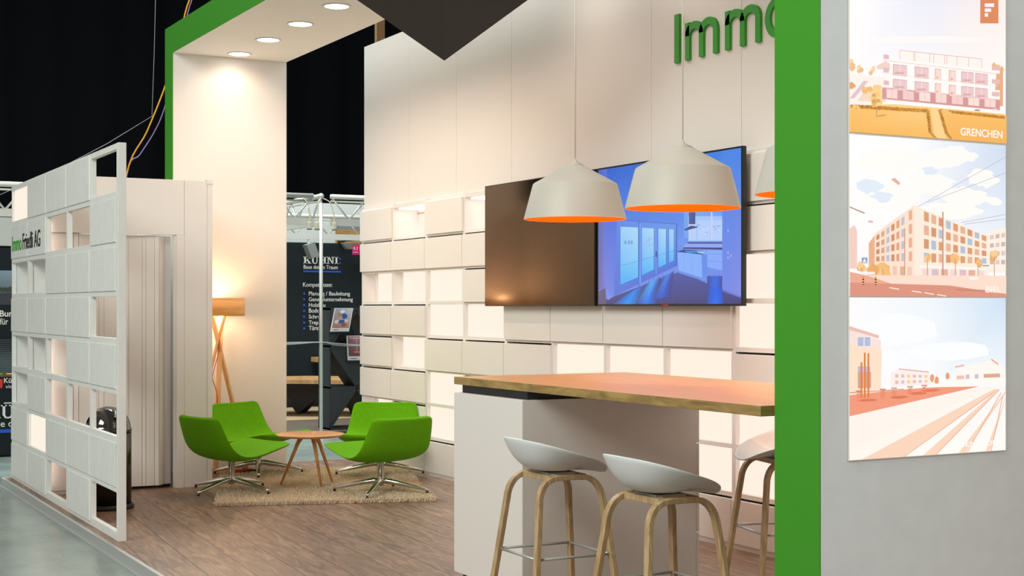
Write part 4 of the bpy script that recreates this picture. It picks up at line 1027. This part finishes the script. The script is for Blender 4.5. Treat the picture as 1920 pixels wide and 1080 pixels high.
for u, v in ((0.905, 0.50), (0.905, 0.45), (0.925, 0.47), (0.905, 0.72)): p.rect(u, v, u + 0.012, v + 0.03, (146, 160, 240), up=False)
p.build('picture', 'tv_image', t2, 'lit blue kitchen picture')
build('logo', MB().box(TXX + 0.0005, 7.70, 1.487, TXX + 0.0035, 7.77, 1.493), 'red_sign', t2)

# ================================================================== NEIGHBOUR STAND beyond
NYW = 20.3
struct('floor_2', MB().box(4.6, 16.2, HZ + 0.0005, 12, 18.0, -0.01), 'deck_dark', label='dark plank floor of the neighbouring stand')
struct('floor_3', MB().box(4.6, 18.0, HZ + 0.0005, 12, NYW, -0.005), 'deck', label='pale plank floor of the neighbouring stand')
bw = MB().box(4.8, NYW, -0.005, 12, NYW + 0.05, 2.43)
struct('wall_far', bw, 'booth_black', label='black banner wall of the neighbouring stand')
fa = MB(); fa.box(4.8, NYW + 0.06, 2.2, 8.05, NYW + 0.09, 2.78); fa.box(4.8, NYW + 0.35, 2.78, 12, NYW + 0.38, 3.05)
struct('wall_far_fascia', fa, 'fascia', label='pale fascia boards above the black banner wall')
struct('wall_far_timber', MB().box(8.05, NYW + 0.06, 2.2, 12, NYW + 0.09, 2.64), 'booth_wood', label='timber board above the black banner wall')
struct('wall_far_grey', MB().box(4.8, NYW + 0.2, 2.62, 12, NYW + 0.23, 2.79), 'fascia_grey', label='grey board behind the truss')
lg = thing('banner_lettering', 'white and blue lettering on the black banner wall', 'sign', (7.8, NYW, 1.5))
def serif(mb, segs, ox, oz, w, h, y, mi=0):
    for q_ in segs: mb.prism([(ox + a * w, y, oz + b * h) for a, b in q_], (0, -0.004, 0), mi)
R4 = lambda a, b, c, d: [(a, b), (c, b), (c, d), (a, d)]
K_ = [R4(0.12, 0, 0.34, 1), R4(0, 0, 0.46, 0.09), R4(0, 0.91, 0.46, 1), [(0.34, 0.38), (0.72, 0.95), (0.88, 0.95), (0.34, 0.30)], [(0.44, 0.50), (0.56, 0.62), (0.98, 0.05), (0.74, 0.05)], R4(0.62, 0.92, 1.0, 1), R4(0.62, 0, 1.05, 0.09)]
U_ = [R4(0.12, 0.25, 0.32, 1), R4(0, 0.91, 0.44, 1), R4(0.74, 0.25, 0.86, 1), R4(0.60, 0.91, 1, 1), [(0.12, 0.25), (0.32, 0.25), (0.40, 0.10), (0.50, 0.08), (0.50, -0.03), (0.30, 0.0)], [(0.86, 0.25), (0.74, 0.25), (0.66, 0.10), (0.50, 0.08), (0.50, -0.03), (0.72, 0.0)], R4(0.22, 1.10, 0.78, 1.18)]
H_l = [R4(0.12, 0, 0.34, 1), R4(0.68, 0, 0.90, 1), R4(0.34, 0.46, 0.68, 0.55), R4(0, 0, 0.44, 0.09), R4(0, 0.91, 0.44, 1), R4(0.58, 0, 1.0, 0.09), R4(0.58, 0.91, 1.0, 1)]
N_l = [R4(0.12, 0, 0.24, 1), R4(0.76, 0, 0.88, 1), [(0.12, 1), (0.34, 1), (0.88, 0.0), (0.72, 0.0)], R4(0, 0, 0.38, 0.09), R4(0, 0.91, 0.3, 1), R4(0.62, 0.91, 1.0, 1)]
I_l = [R4(0.28, 0, 0.72, 1), R4(0, 0, 1, 0.09), R4(0, 0.91, 1, 1)]
def kuhni(parent, ox, oz, h, y, sx=1.0):
    m = MB(); x = ox
    for segs, w in ((K_, 1.06), (U_, 1.02), (H_l, 1.08), (N_l, 1.06), (I_l, 0.5)):
        serif(m, segs, x, oz, w * h * sx * 0.88, h, y); x += (w * 0.88 + 0.07) * h * sx
    build('word', m, 'text_white', parent)
    for b in (0.0, 0.62):
        m = MB(); serif(m, [R4(0, b, 0.22, b + 0.22)], x + 0.08 * h, oz, h * sx, h, y); build('dot', m, 'text_blue', parent)
    return x + 0.32 * h * sx
yy = NYW - 0.0005
xe = kuhni(lg, 7.520, 2.120, 0.105, yy, 1.18)
m = MB(); text_mb(m, 'Baue deinen Traum', (7.524, yy, 2.040), UX, UZ, 0.54, 0.058, 0.004, offset=0.006); build('line_of_text', m, 'text_white', lg)
build('blue_bar', MB().box(7.52, yy - 0.004, 1.990, 8.115, yy, 2.016), 'text_blue', lg)
m = MB(); text_mb(m, 'Kompetenzen:', (7.513, yy, 1.756), UX, UZ, 0.462, 0.082, 0.004, offset=0.006); build('line_of_text', m, 'text_white', lg)
lines = [('Planung / Bauleitung', 0.655), ('Generalunternehmung', 0.70), ('Holzbau', 0.26), ('Bodenbeläge', 0.40), ('Schreinerarbeiten', 0.56), ('Treppenbau', 0.37), ('Türen / Fenster', 0.50)]
for i, (s_, w) in enumerate(lines):
    z = 1.648 - i * 0.0862
    desc = 0.020 if any(c_ in s_ for c_ in 'gp') else 0.0
    m = MB(); text_mb(m, s_, (7.605, yy, z - desc), UX, UZ, w, 0.058 + desc + (0.008 if 'ä' in s_ or 'ü' in s_ else 0), 0.004, offset=0.006)
    build('line_of_text', m, 'text_white', lg)
    build('bullet', MB().box(7.517, yy - 0.004, z + 0.012, 7.545, yy, z + 0.042), 'text_blue', lg)
# pole, ball and trusses
def truss(name, label, p0, p1, depth, bay, flat=0.045, drop=0.16):
    p0 = Vector(p0); p1 = Vector(p1); d = (p1 - p0); L_ = d.length; d.normalize()
    t = thing(name, label, 'truss', tuple(p0), 0, 'aluminium trusses of the neighbouring stand')
    m = MB(); m.tube([p0, p1], 0.030, 10); m.tube([p0 + Vector((0, 0, 0.0)) + Vector((0, 0, -0.055)), p1 + Vector((0, 0, -0.055))], 0.012, 8); build('top_chord', m, 'truss', t)
    side = d.cross(Vector((0, 0, 1)))
    build('bottom_chord', MB().bar(p0 - Vector((0, 0, depth)), p1 - Vector((0, 0, depth)), 0.03, 0.085), 'truss', t)
    k = int(L_ / bay); m = MB()
    for i in range(k):
        a = p0 + d * (bay * i + 0.02); b_ = p0 + d * (bay * (i + 0.5)); c_ = p0 + d * (bay * (i + 1) - 0.02)
        m.tube([a - Vector((0, 0, 0.02)), b_ - Vector((0, 0, depth - 0.03))], 0.012, 8); m.tube([b_ - Vector((0, 0, depth - 0.03)), c_ - Vector((0, 0, 0.02))], 0.012, 8)
    build('lattice', m, 'truss', t)
    return t
BX, BY = 6.147, 16.0
pl = thing('truss_pole', 'slim aluminium pole with a ball joint on top, before the black banner', 'pole', (BX, BY, HZ))
build('pole', MB().tube([(BX, BY, HZ), (BX, BY, 2.70)], 0.021, 16), 'truss', pl)
build('pole_neck', MB().lathe([(0.021, 2.70), (0.011, 2.72), (0.011, 2.74)], BX, BY, 16), 'truss', pl)
build('ball_joint', MB().lathe([(0.0005 + 0.034 * math.sin(PI * k / 14), 2.778 - 0.034 * math.cos(PI * k / 14)) for k in range(15)], BX, BY, 24), 'truss', pl)
build('base_plate', MB().lathe([(0.09, HZ), (0.09, HZ + 0.008), (0.03, HZ + 0.012)], BX, BY, 24), 'truss', pl)
truss('truss', 'aluminium lattice truss running left from the ball joint', (BX - 0.10, BY, 2.775), (1.2, BY, 2.775), 0.30, 0.46)
truss('truss', 'aluminium lattice truss running right from the ball joint', (BX + 0.12, BY, 2.775), (10.5, BY, 2.775), 0.30, 0.46)
truss('truss', 'aluminium lattice truss running back from the ball joint', (BX, BY + 0.04, 2.775), (BX, 19.84, 2.775), 0.30, 0.5)
rtr = truss('truss', 'rear aluminium lattice truss in front of the grey board', (12.0, 19.9, 2.80), (4.0, 19.9, 2.80), 0.30, 0.5)
def plug(x, label, x0):
    t = thing('hanging_plug', label, 'plug', (x, BY - 0.06, 2.40), 0, 'cream plugs hanging from the truss')
    build('plug_body', MB().box(x - 0.022, BY - 0.08, 2.385, x + 0.022, BY - 0.04, 2.47), 'cream', t, bevel=0.008)
    build('plug_cap', MB().box(x - 0.026, BY - 0.084, 2.375, x + 0.026, BY - 0.036, 2.390), 'fascia_grey', t, bevel=0.003)
    build('cable', MB().tube(catmull([(x, BY - 0.06, 2.47), (x + (x0 - x) * 0.05, BY - 0.06, 2.56), (x + (x0 - x) * 0.35, BY - 0.055, 2.69), (x + (x0 - x) * 0.75, BY - 0.045, 2.735), (x0, BY - 0.038, 2.745)], 5), 0.006, 8), 'cream', t)
plug(6.29, 'cream plug hanging right of the ball joint', 6.16)
plug(6.075, 'cream plug hanging just left of the pole', 6.13)
plug(5.98, 'cream plug hanging farthest left under the truss', 5.90)
sl = thing('spotlight', 'grey box spotlight tilted under the rear truss', 'light', (7.45, 19.9, 2.46))
a = Matrix.Rotation(math.radians(-22), 4, 'Y')
hb = MB().box(-0.065, -0.09, -0.22, 0.065, 0.09, 0.0); hb.v = [tuple(a @ Vector(v) + Vector((7.45, 19.9, 2.40))) for v in hb.v]
build('head', hb, 'fascia_grey', sl, bevel=0.006); build('bracket', MB().box(7.44, 19.89, 2.38, 7.47, 19.92, 2.458), 'truss', sl)
aw = thing('arm_lamp', 'long grey lamp on a black arm above the banner wall', 'light', (8.3, 20.0, 2.4))
build('lamp_bar', MB().prism([(8.02, 20.1, 2.42), (8.10, 20.1, 2.335), (9.0, 20.1, 2.335), (9.0, 20.1, 2.42)], (0, -0.1, 0)), 'fascia_grey', aw)
ar = MB(); ar.tube([(8.10, 20.358, 2.46), (8.05, 20.0, 2.455)], 0.02, 8); ar.tube([(8.05, 20.0, 2.455), (8.44, 20.0, 2.49), (8.44, 20.0, 2.39)], 0.010, 8); ar.tube([(8.44, 19.97, 2.385), (8.44, 20.03, 2.385)], 0.028, 10)
build('arm', ar, 'black_paint', aw)
cd = thing('hall_sign_card', 'magenta card with the number 4.1 hanging by the edge of the white wall', 'sign', (7.2, 17.5, 2.2))
build('card', MB().box(7.155, 17.5, 2.155, 7.40, 17.504, 2.285), 'magenta', cd)
m = MB(); text_mb(m, '4.1 D20', (7.165, 17.4995, 2.215), UX, UZ, 0.19, 0.048, 0.002, offset=0.012); m.box(7.166, 17.4975, 2.182, 7.23, 17.4995, 2.190); build('lettering', m, 'text_white', cd)
build('string', MB().tube([(7.28, 17.502, 2.285), (7.28, 17.502, 2.9), (7.28, 16.0, 2.806)], 0.002, 6), 'wire', cd)
# triangular display shelf
SHX, SHY, SHD = 6.403, 16.4, 0.36; W0 = 1.1
sh = thing('display_shelf', 'anthracite display shelf with triangular compartments and tilted magazine holders', 'shelf', (SHX + 0.5, SHY, HZ))
fr = MB(); z0, zt = -0.009, 1.462; T = 0.022
fr.box(SHX, SHY, z0, SHX + W0, SHY + SHD, z0 + T); fr.box(SHX, SHY, zt - T, SHX + W0, SHY + SHD, zt)
for z in (0.50, 1.00): fr.box(SHX, SHY, z - T / 2, SHX + W0, SHY + SHD, z + T / 2)
for x in (SHX, SHX + W0 - T): fr.box(x, SHY, z0, x + T, SHY + SHD, zt)
build('carcass', fr, 'booth_shelf', sh)
dg_ = MB()
for (x0, za, x1, zc) in ((0.02, 0.50, 0.28, 0.0), (0.02, 1.0, 0.36, 0.5), (0.02, 1.0, 0.36, 1.44), (0.36, 1.44, 0.70, 1.0), (0.36, 0.5, 0.70, 1.0), (0.30, 0.02, 0.56, 0.5), (0.82, 0.02, 0.56, 0.5)):
    pass
dg_.bar((SHX + 0.02, SHY + SHD / 2, 0.02), (SHX + 0.36, SHY + SHD / 2, 0.49), 0.03, SHD, (0, 1, 0)); dg_.bar((SHX + 0.36, SHY + SHD / 2, 0.49), (SHX + 0.70, SHY + SHD / 2, 0.02), 0.03, SHD, (0, 1, 0))
dg_.bar((SHX + 0.02, SHY + SHD / 2, 0.98), (SHX + 0.36, SHY + SHD / 2, 0.51), 0.03, SHD, (0, 1, 0)); dg_.bar((SHX + 0.36, SHY + SHD / 2, 0.51), (SHX + 0.70, SHY + SHD / 2, 0.98), 0.03, SHD, (0, 1, 0))
dg_.bar((SHX + 0.02, SHY + SHD / 2, 1.02), (SHX + 0.36, SHY + SHD / 2, 1.43), 0.03, SHD, (0, 1, 0)); dg_.bar((SHX + 0.36, SHY + SHD / 2, 1.43), (SHX + 0.70, SHY + SHD / 2, 1.02), 0.03, SHD, (0, 1, 0))
build('diagonal_board', dg_, 'booth_shelf', sh)
tr = MB()
tr.prism([(SHX + 0.001, SHY - 0.001, 0.49), (SHX + 0.35, SHY - 0.001, 0.49), (SHX + 0.001, SHY - 0.001, 0.03)], (0, 0.012, 0))
tr.prism([(SHX + 0.02, SHY - 0.001, 0.99), (SHX + 0.70, SHY - 0.001, 0.99), (SHX + 0.36, SHY - 0.001, 0.52)], (0, 0.012, 0))
tr.prism([(SHX + 0.001, SHY - 0.001, 1.44), (SHX + 0.34, SHY - 0.001, 1.44), (SHX + 0.001, SHY - 0.001, 1.03)], (0, 0.012, 0))
tr.prism([(SHX + 0.38, SHY - 0.001, 1.44), (SHX + 1.08, SHY - 0.001, 1.44), (SHX + 0.72, SHY - 0.001, 1.03)], (0, 0.012, 0))
build('triangle_front', tr, 'booth_shelf', sh, label='flat triangular front board')
build('inside_board', MB().prism([(SHX + 0.03, SHY + 0.2, 1.015), (SHX + 0.33, SHY + 0.2, 1.30), (SHX + 0.50, SHY + 0.2, 1.015)], (0, 0.01, 0)), 'booth_shelf', sh)
def magazine(x, z, w, h, lean, label, seed):
    t = thing('magazine', label, 'magazine', (x, SHY - 0.06, z), 0, 'magazines on the anthracite shelf')
    up = Vector((lean, 0.04, h)).normalized(); ux = Vector((1, 0, 0)); o = Vector((x, SHY - 0.05, z))
    n = ux.cross(up)
    build('pages', MB().prism([o, o + ux * w, o + ux * w + up * h, o + up * h], -n * 0.012), 'text_white', t)
    pp = Paint(o + n * 0.0008, ux, up, w, h, 0.00008)
    pp.rect(0, 0, 1, 1, (214, 214, 214))
    if seed == 1:
        pp.poly([(0.05, 0.15), (0.95, 0.15), (0.95, 0.97), (0.05, 0.97)], [(170, 104, 76), (180, 120, 96), (196, 206, 224), (150, 160, 176)])
        for a_, b_, r_, c_ in ((0.6, 0.65, 0.16, (40, 86, 168)), (0.5, 0.42, 0.14, (50, 90, 160)), (0.25, 0.42, 0.12, (214, 206, 206)), (0.3, 0.7, 0.13, (198, 126, 84)), (0.75, 0.45, 0.1, (226, 206, 190)), (0.45, 0.85, 0.12, (236, 236, 240)), (0.65, 0.28, 0.12, (150, 84, 58))): pp.blob(a_, b_, r_, r_ * 0.7, c_, 10, 0.3)
    else:
        pp.poly([(0.05, 0.16), (1, 0.16), (1, 0.97), (0.05, 0.97)], [(96, 50, 46), (104, 60, 56), (176, 126, 140), (150, 96, 106)])
        pp.rect(0.3, 0.3, 1, 0.36, (196, 130, 110)); pp.rect(0.4, 0.36, 0.44, 0.95, (186, 140, 150)); pp.rect(0.62, 0.36, 0.9, 0.8, (120, 72, 78)); pp.text('Treppen', 0.1, 0.86, 0.5, 0.07, (240, 230, 230))
    pp.rect(0.12, 0.06, 0.4, 0.09, (90, 90, 90))
    pp.build('cover', 'paper_print', t)
    build('holder_lip', MB().box(x - 0.01, SHY - 0.075, z - 0.012, x + w + 0.01, SHY - 0.002, z - 0.002), 'booth_shelf', t)
magazine(6.40, 1.18, 0.24, 0.295, 0.075, 'magazine with a blue and orange cover leaning at the shelf top', 1)
magazine(6.625, 0.83, 0.30, 0.30, 0.0, 'magazine with a dark red cover headed Treppen on the shelf', 2)
# wrapped film stretched across the aisle
fm = MB()
for dz, s_ in ((0.0, 1), (0.012, 0.6), (-0.012, 0.5)): fm.tube(catmull([(5.35, 15.97, 1.045 + dz), (5.75, 15.97, 1.053 + dz), (BX, 15.975, 1.063), (6.35, 16.1, 1.035 + dz), (6.62, 16.33, 1.015 + dz), (6.9, 16.34, 1.005)], 4), 0.0045 * s_ + 0.002, 6)
tag(build('barrier_film', fm, 'film'), 'twisted clear film stretched past the aluminium pole', 'film')
# oak bench on black folded base
be = thing('bench_table', 'low oak bench slab on a black folded triangular base', 'bench', (6.9, 18.8, 0))
build('slab', MB().prism([(6.10, 19.60, 0.50), (6.10, 18.95, 0.50), (7.35, 18.05, 0.50), (8.1, 18.65, 0.50), (7.3, 19.40, 0.50)], (0, 0, -0.06)), 'booth_wood_top', be, bevel=0.004)
lgm = MB()
lgm.add([(6.70, 19.0, 0.44), (7.35, 18.6, 0.44), (6.93, 18.95, -0.004), (7.22, 19.35, -0.004), (7.6, 19.2, 0.44), (6.75, 19.4, 0.44)], [(0, 2, 1), (1, 2, 3), (1, 3, 4), (0, 5, 2), (5, 3, 2), (5, 4, 3), (0, 1, 4, 5)])
build('folded_base', lgm, 'black_paint', be)
lgm = MB(); lgm.add([(7.45, 18.4, 0.44), (8.1, 18.7, 0.44), (7.55, 18.5, -0.004), (7.9, 18.9, -0.004), (7.5, 19.0, 0.44)], [(0, 2, 1), (1, 2, 3), (0, 4, 2), (4, 3, 2), (4, 1, 3), (0, 1, 4)])
build('folded_base', lgm, 'black_paint', be)
for x_ in (4.1, 11.9): build('post', MB().tube([(x_, 19.9, HZ), (x_, 19.9, 2.8)], 0.02, 10), 'truss', rtr)
tb = thing('side_table', 'high oak table top beyond the anthracite shelf', 'table', (7.7, 19.9, 0))
build('tabletop', MB().box(7.62, 19.70, 0.665, 8.6, 20.25, 0.735), 'booth_wood_top', tb, bevel=0.003)
build('base', MB().box(7.75, 19.8, -0.004, 8.35, 20.1, 0.664), 'black_paint', tb)
build('small_cup', MB().lathe([(0.02, 0.736), (0.03, 0.80), (0.028, 0.80)], 7.95, 19.9, 16), 'fascia', tb)

# ---------------- neighbour stand, left edge of the view
NY = 15.9
struct('wall_left_panel', MB().box(0.5, NY, 1.14, 4.2, NY + 0.05, 2.10), 'booth_black', label='dark poster panel of the neighbouring stand on the left')
struct('wall_left_fascia', MB().box(0.5, NY + 0.02, 2.12, 4.2, NY + 0.06, 2.42), 'fascia', label='pale fascia over the left poster panel')
m = MB()
for k in range(16): m.box(0.5, NY + 0.30, 0.78 + k * 0.022, 4.2, NY + 0.318, 0.797 + k * 0.022)
m.box(0.5, NY + 0.32, 0.76, 4.2, NY + 0.34, 1.14)
struct('wall_left_blind', m, 'corrugated', label='grey-blue slatted panel below the left poster')
cb = thing('sideboard', 'oak sideboard top with a dark printed counter front at the far left', 'counter', (2.5, NY - 0.2, HZ))
build('counter_front', MB().box(0.8, NY - 0.35, HZ + 0.02, 3.4, NY - 0.30, 0.62), 'booth_black', cb)
build('oak_box', MB().box(0.8, NY - 0.15, 0.60, 3.4, NY + 0.2, 0.775), 'booth_wood', cb)
build('counter_foot', MB().box(0.85, NY - 0.31, HZ, 3.35, NY + 0.1, HZ + 0.02), 'black_paint', cb)
build('counter_body', MB().box(0.8, NY - 0.299, HZ + 0.02, 3.4, NY + 0.2, 0.56), 'booth_black', cb)
mm = thing('wall_poster', 'dark poster with a landscape photo and white words at the far left', 'poster', (2.6, NY, 1.5))
pp = Paint((2.02, NY - 0.003, 1.50), UX, UZ, 0.70, 0.36)
pp.poly([(0, 0), (1, 0), (1, 1), (0, 1)], [(52, 54, 62), (60, 62, 72), (130, 150, 168), (90, 130, 160)])
pp.poly([(0, 0.3), (1, 0.36), (1, 0.0), (0, 0.0)], (50, 52, 62))
for k in range(14): pp.blob(0.70 + 0.022 * k, 0.42 + 0.02 * (k % 3), 0.03, 0.07, (52, 62, 52), 8, 0.3)
pp.rect(0.9, 0.45, 0.96, 0.66, (130, 116, 100)); pp.build('photo', 'paper_print', mm)
build('backing', MB().box(2.0, NY - 0.0025, 1.16, 3.0, NY - 0.0005, 2.08), 'booth_black', mm)
m = MB(); text_mb(m, 'Bur', (2.528, NY - 0.003, 1.375), UX, UZ, 0.125, 0.066, 0.002, offset=0.02); text_mb(m, 'für', (2.528, NY - 0.003, 1.292), UX, UZ, 0.085, 0.066, 0.002, offset=0.008); build('lettering', m, 'text_white', mm)
sg = thing('counter_sign', 'small dark sign with red square on the counter at the far left', 'sign', (2.5, NY - 0.33, 0.6))
build('board', MB().box(1.9, NY - 0.345, 0.62, 3.0, NY - 0.335, 0.76), 'booth_black', sg)
build('red_square', MB().box(2.42, NY - 0.350, 0.645, 2.50, NY - 0.346, 0.735), 'red_sign', sg)
m = MB(); text_mb(m, 'Kü', (2.515, NY - 0.346, 0.695), UX, UZ, 0.075, 0.052, 0.002, offset=0.012); text_mb(m, 'vie', (2.53, NY - 0.346, 0.640), UX, UZ, 0.07, 0.036, 0.002); build('lettering', m, 'text_white', sg)
cl = thing('counter_lettering', 'large white serif letters and blue bar on the dark counter front', 'sign', (2.5, NY - 0.35, 0.4))
xk = kuhni(cl, 2.335, 0.335, 0.135, NY - 0.351, 1.1)
m = MB(); text_mb(m, 'Baue deinen Traum', (2.335, NY - 0.351, 0.245), UX, UZ, 0.78, 0.068, 0.003, offset=0.006); build('line_of_text', m, 'text_white', cl)
build('blue_bar', MB().box(2.335, NY - 0.356, 0.185, 3.15, NY - 0.351, 0.220), 'text_blue', cl)
lf = MB()
for k in range(40):
    x = rnd.uniform(2.3, 2.56); y = NY - 0.2 + rnd.uniform(-0.04, 0.04); h = rnd.uniform(0.02, 0.05); a_ = rnd.uniform(0, PI)
    lf.add([(x - 0.008 * math.cos(a_), y - 0.008 * math.sin(a_), 0.776), (x + 0.008 * math.cos(a_), y + 0.008 * math.sin(a_), 0.776), (x + rnd.uniform(-0.02, 0.02), y, 0.776 + h)], [(0, 1, 2)])
tag(build('small_plant', lf, 'leaf'), 'tuft of green leaves on the oak sideboard at far left', 'plant')

# ---------------- loose cables and rigging
tag(build('yellow_cable', MB().tube(catmull([(3.15, 13.6, HZ), (3.18, 13.65, 1.6), (3.315, 13.7, 2.71), (3.51, 13.7, 3.14), (3.681, 13.7, 3.575), (3.79, 13.7, 3.955), (3.877, 13.7, 4.295), (4.0, 13.7, 4.9), (4.3, 14.0, 7.4)], 6), 0.007, 8), 'yellow_cable'), 'yellow and orange cable rising from behind the grid partition to the hall roof', 'cable')
tag(build('violet_cable', MB().tube(catmull([(3.20, 13.7, HZ), (3.22, 13.75, 1.6), (3.346, 13.8, 2.729), (3.47, 13.8, 2.93), (3.61, 13.8, 3.159), (3.708, 13.8, 3.401), (3.842, 13.8, 3.924), (3.931, 13.8, 4.319), (4.05, 13.8, 4.9), (4.35, 14.0, 7.4)], 6), 0.005, 8), 'purple_cable'), 'thin violet cable beside the yellow one above the cabin', 'cable')
tag(build('rigging_wire', MB().tube([(1.9, 15.9, 2.46), (2.42, 15.2, 2.603), (2.939, 15.2, 2.856), (3.476, 15.2, 3.168), (3.948, 15.2, 3.485), (3.971, 15.2, 4.15), (4.05, 15.2, 7.4)], 0.0032, 6), 'wire'), 'thin steel rigging wire running up above the grid partition', 'wire')
tag(build('support_post', MB().box(6.0, 14.0, HZ, 6.09, 14.06, 4.55), 'post_brown'), 'brown wooden post standing behind the tall white wall', 'post')
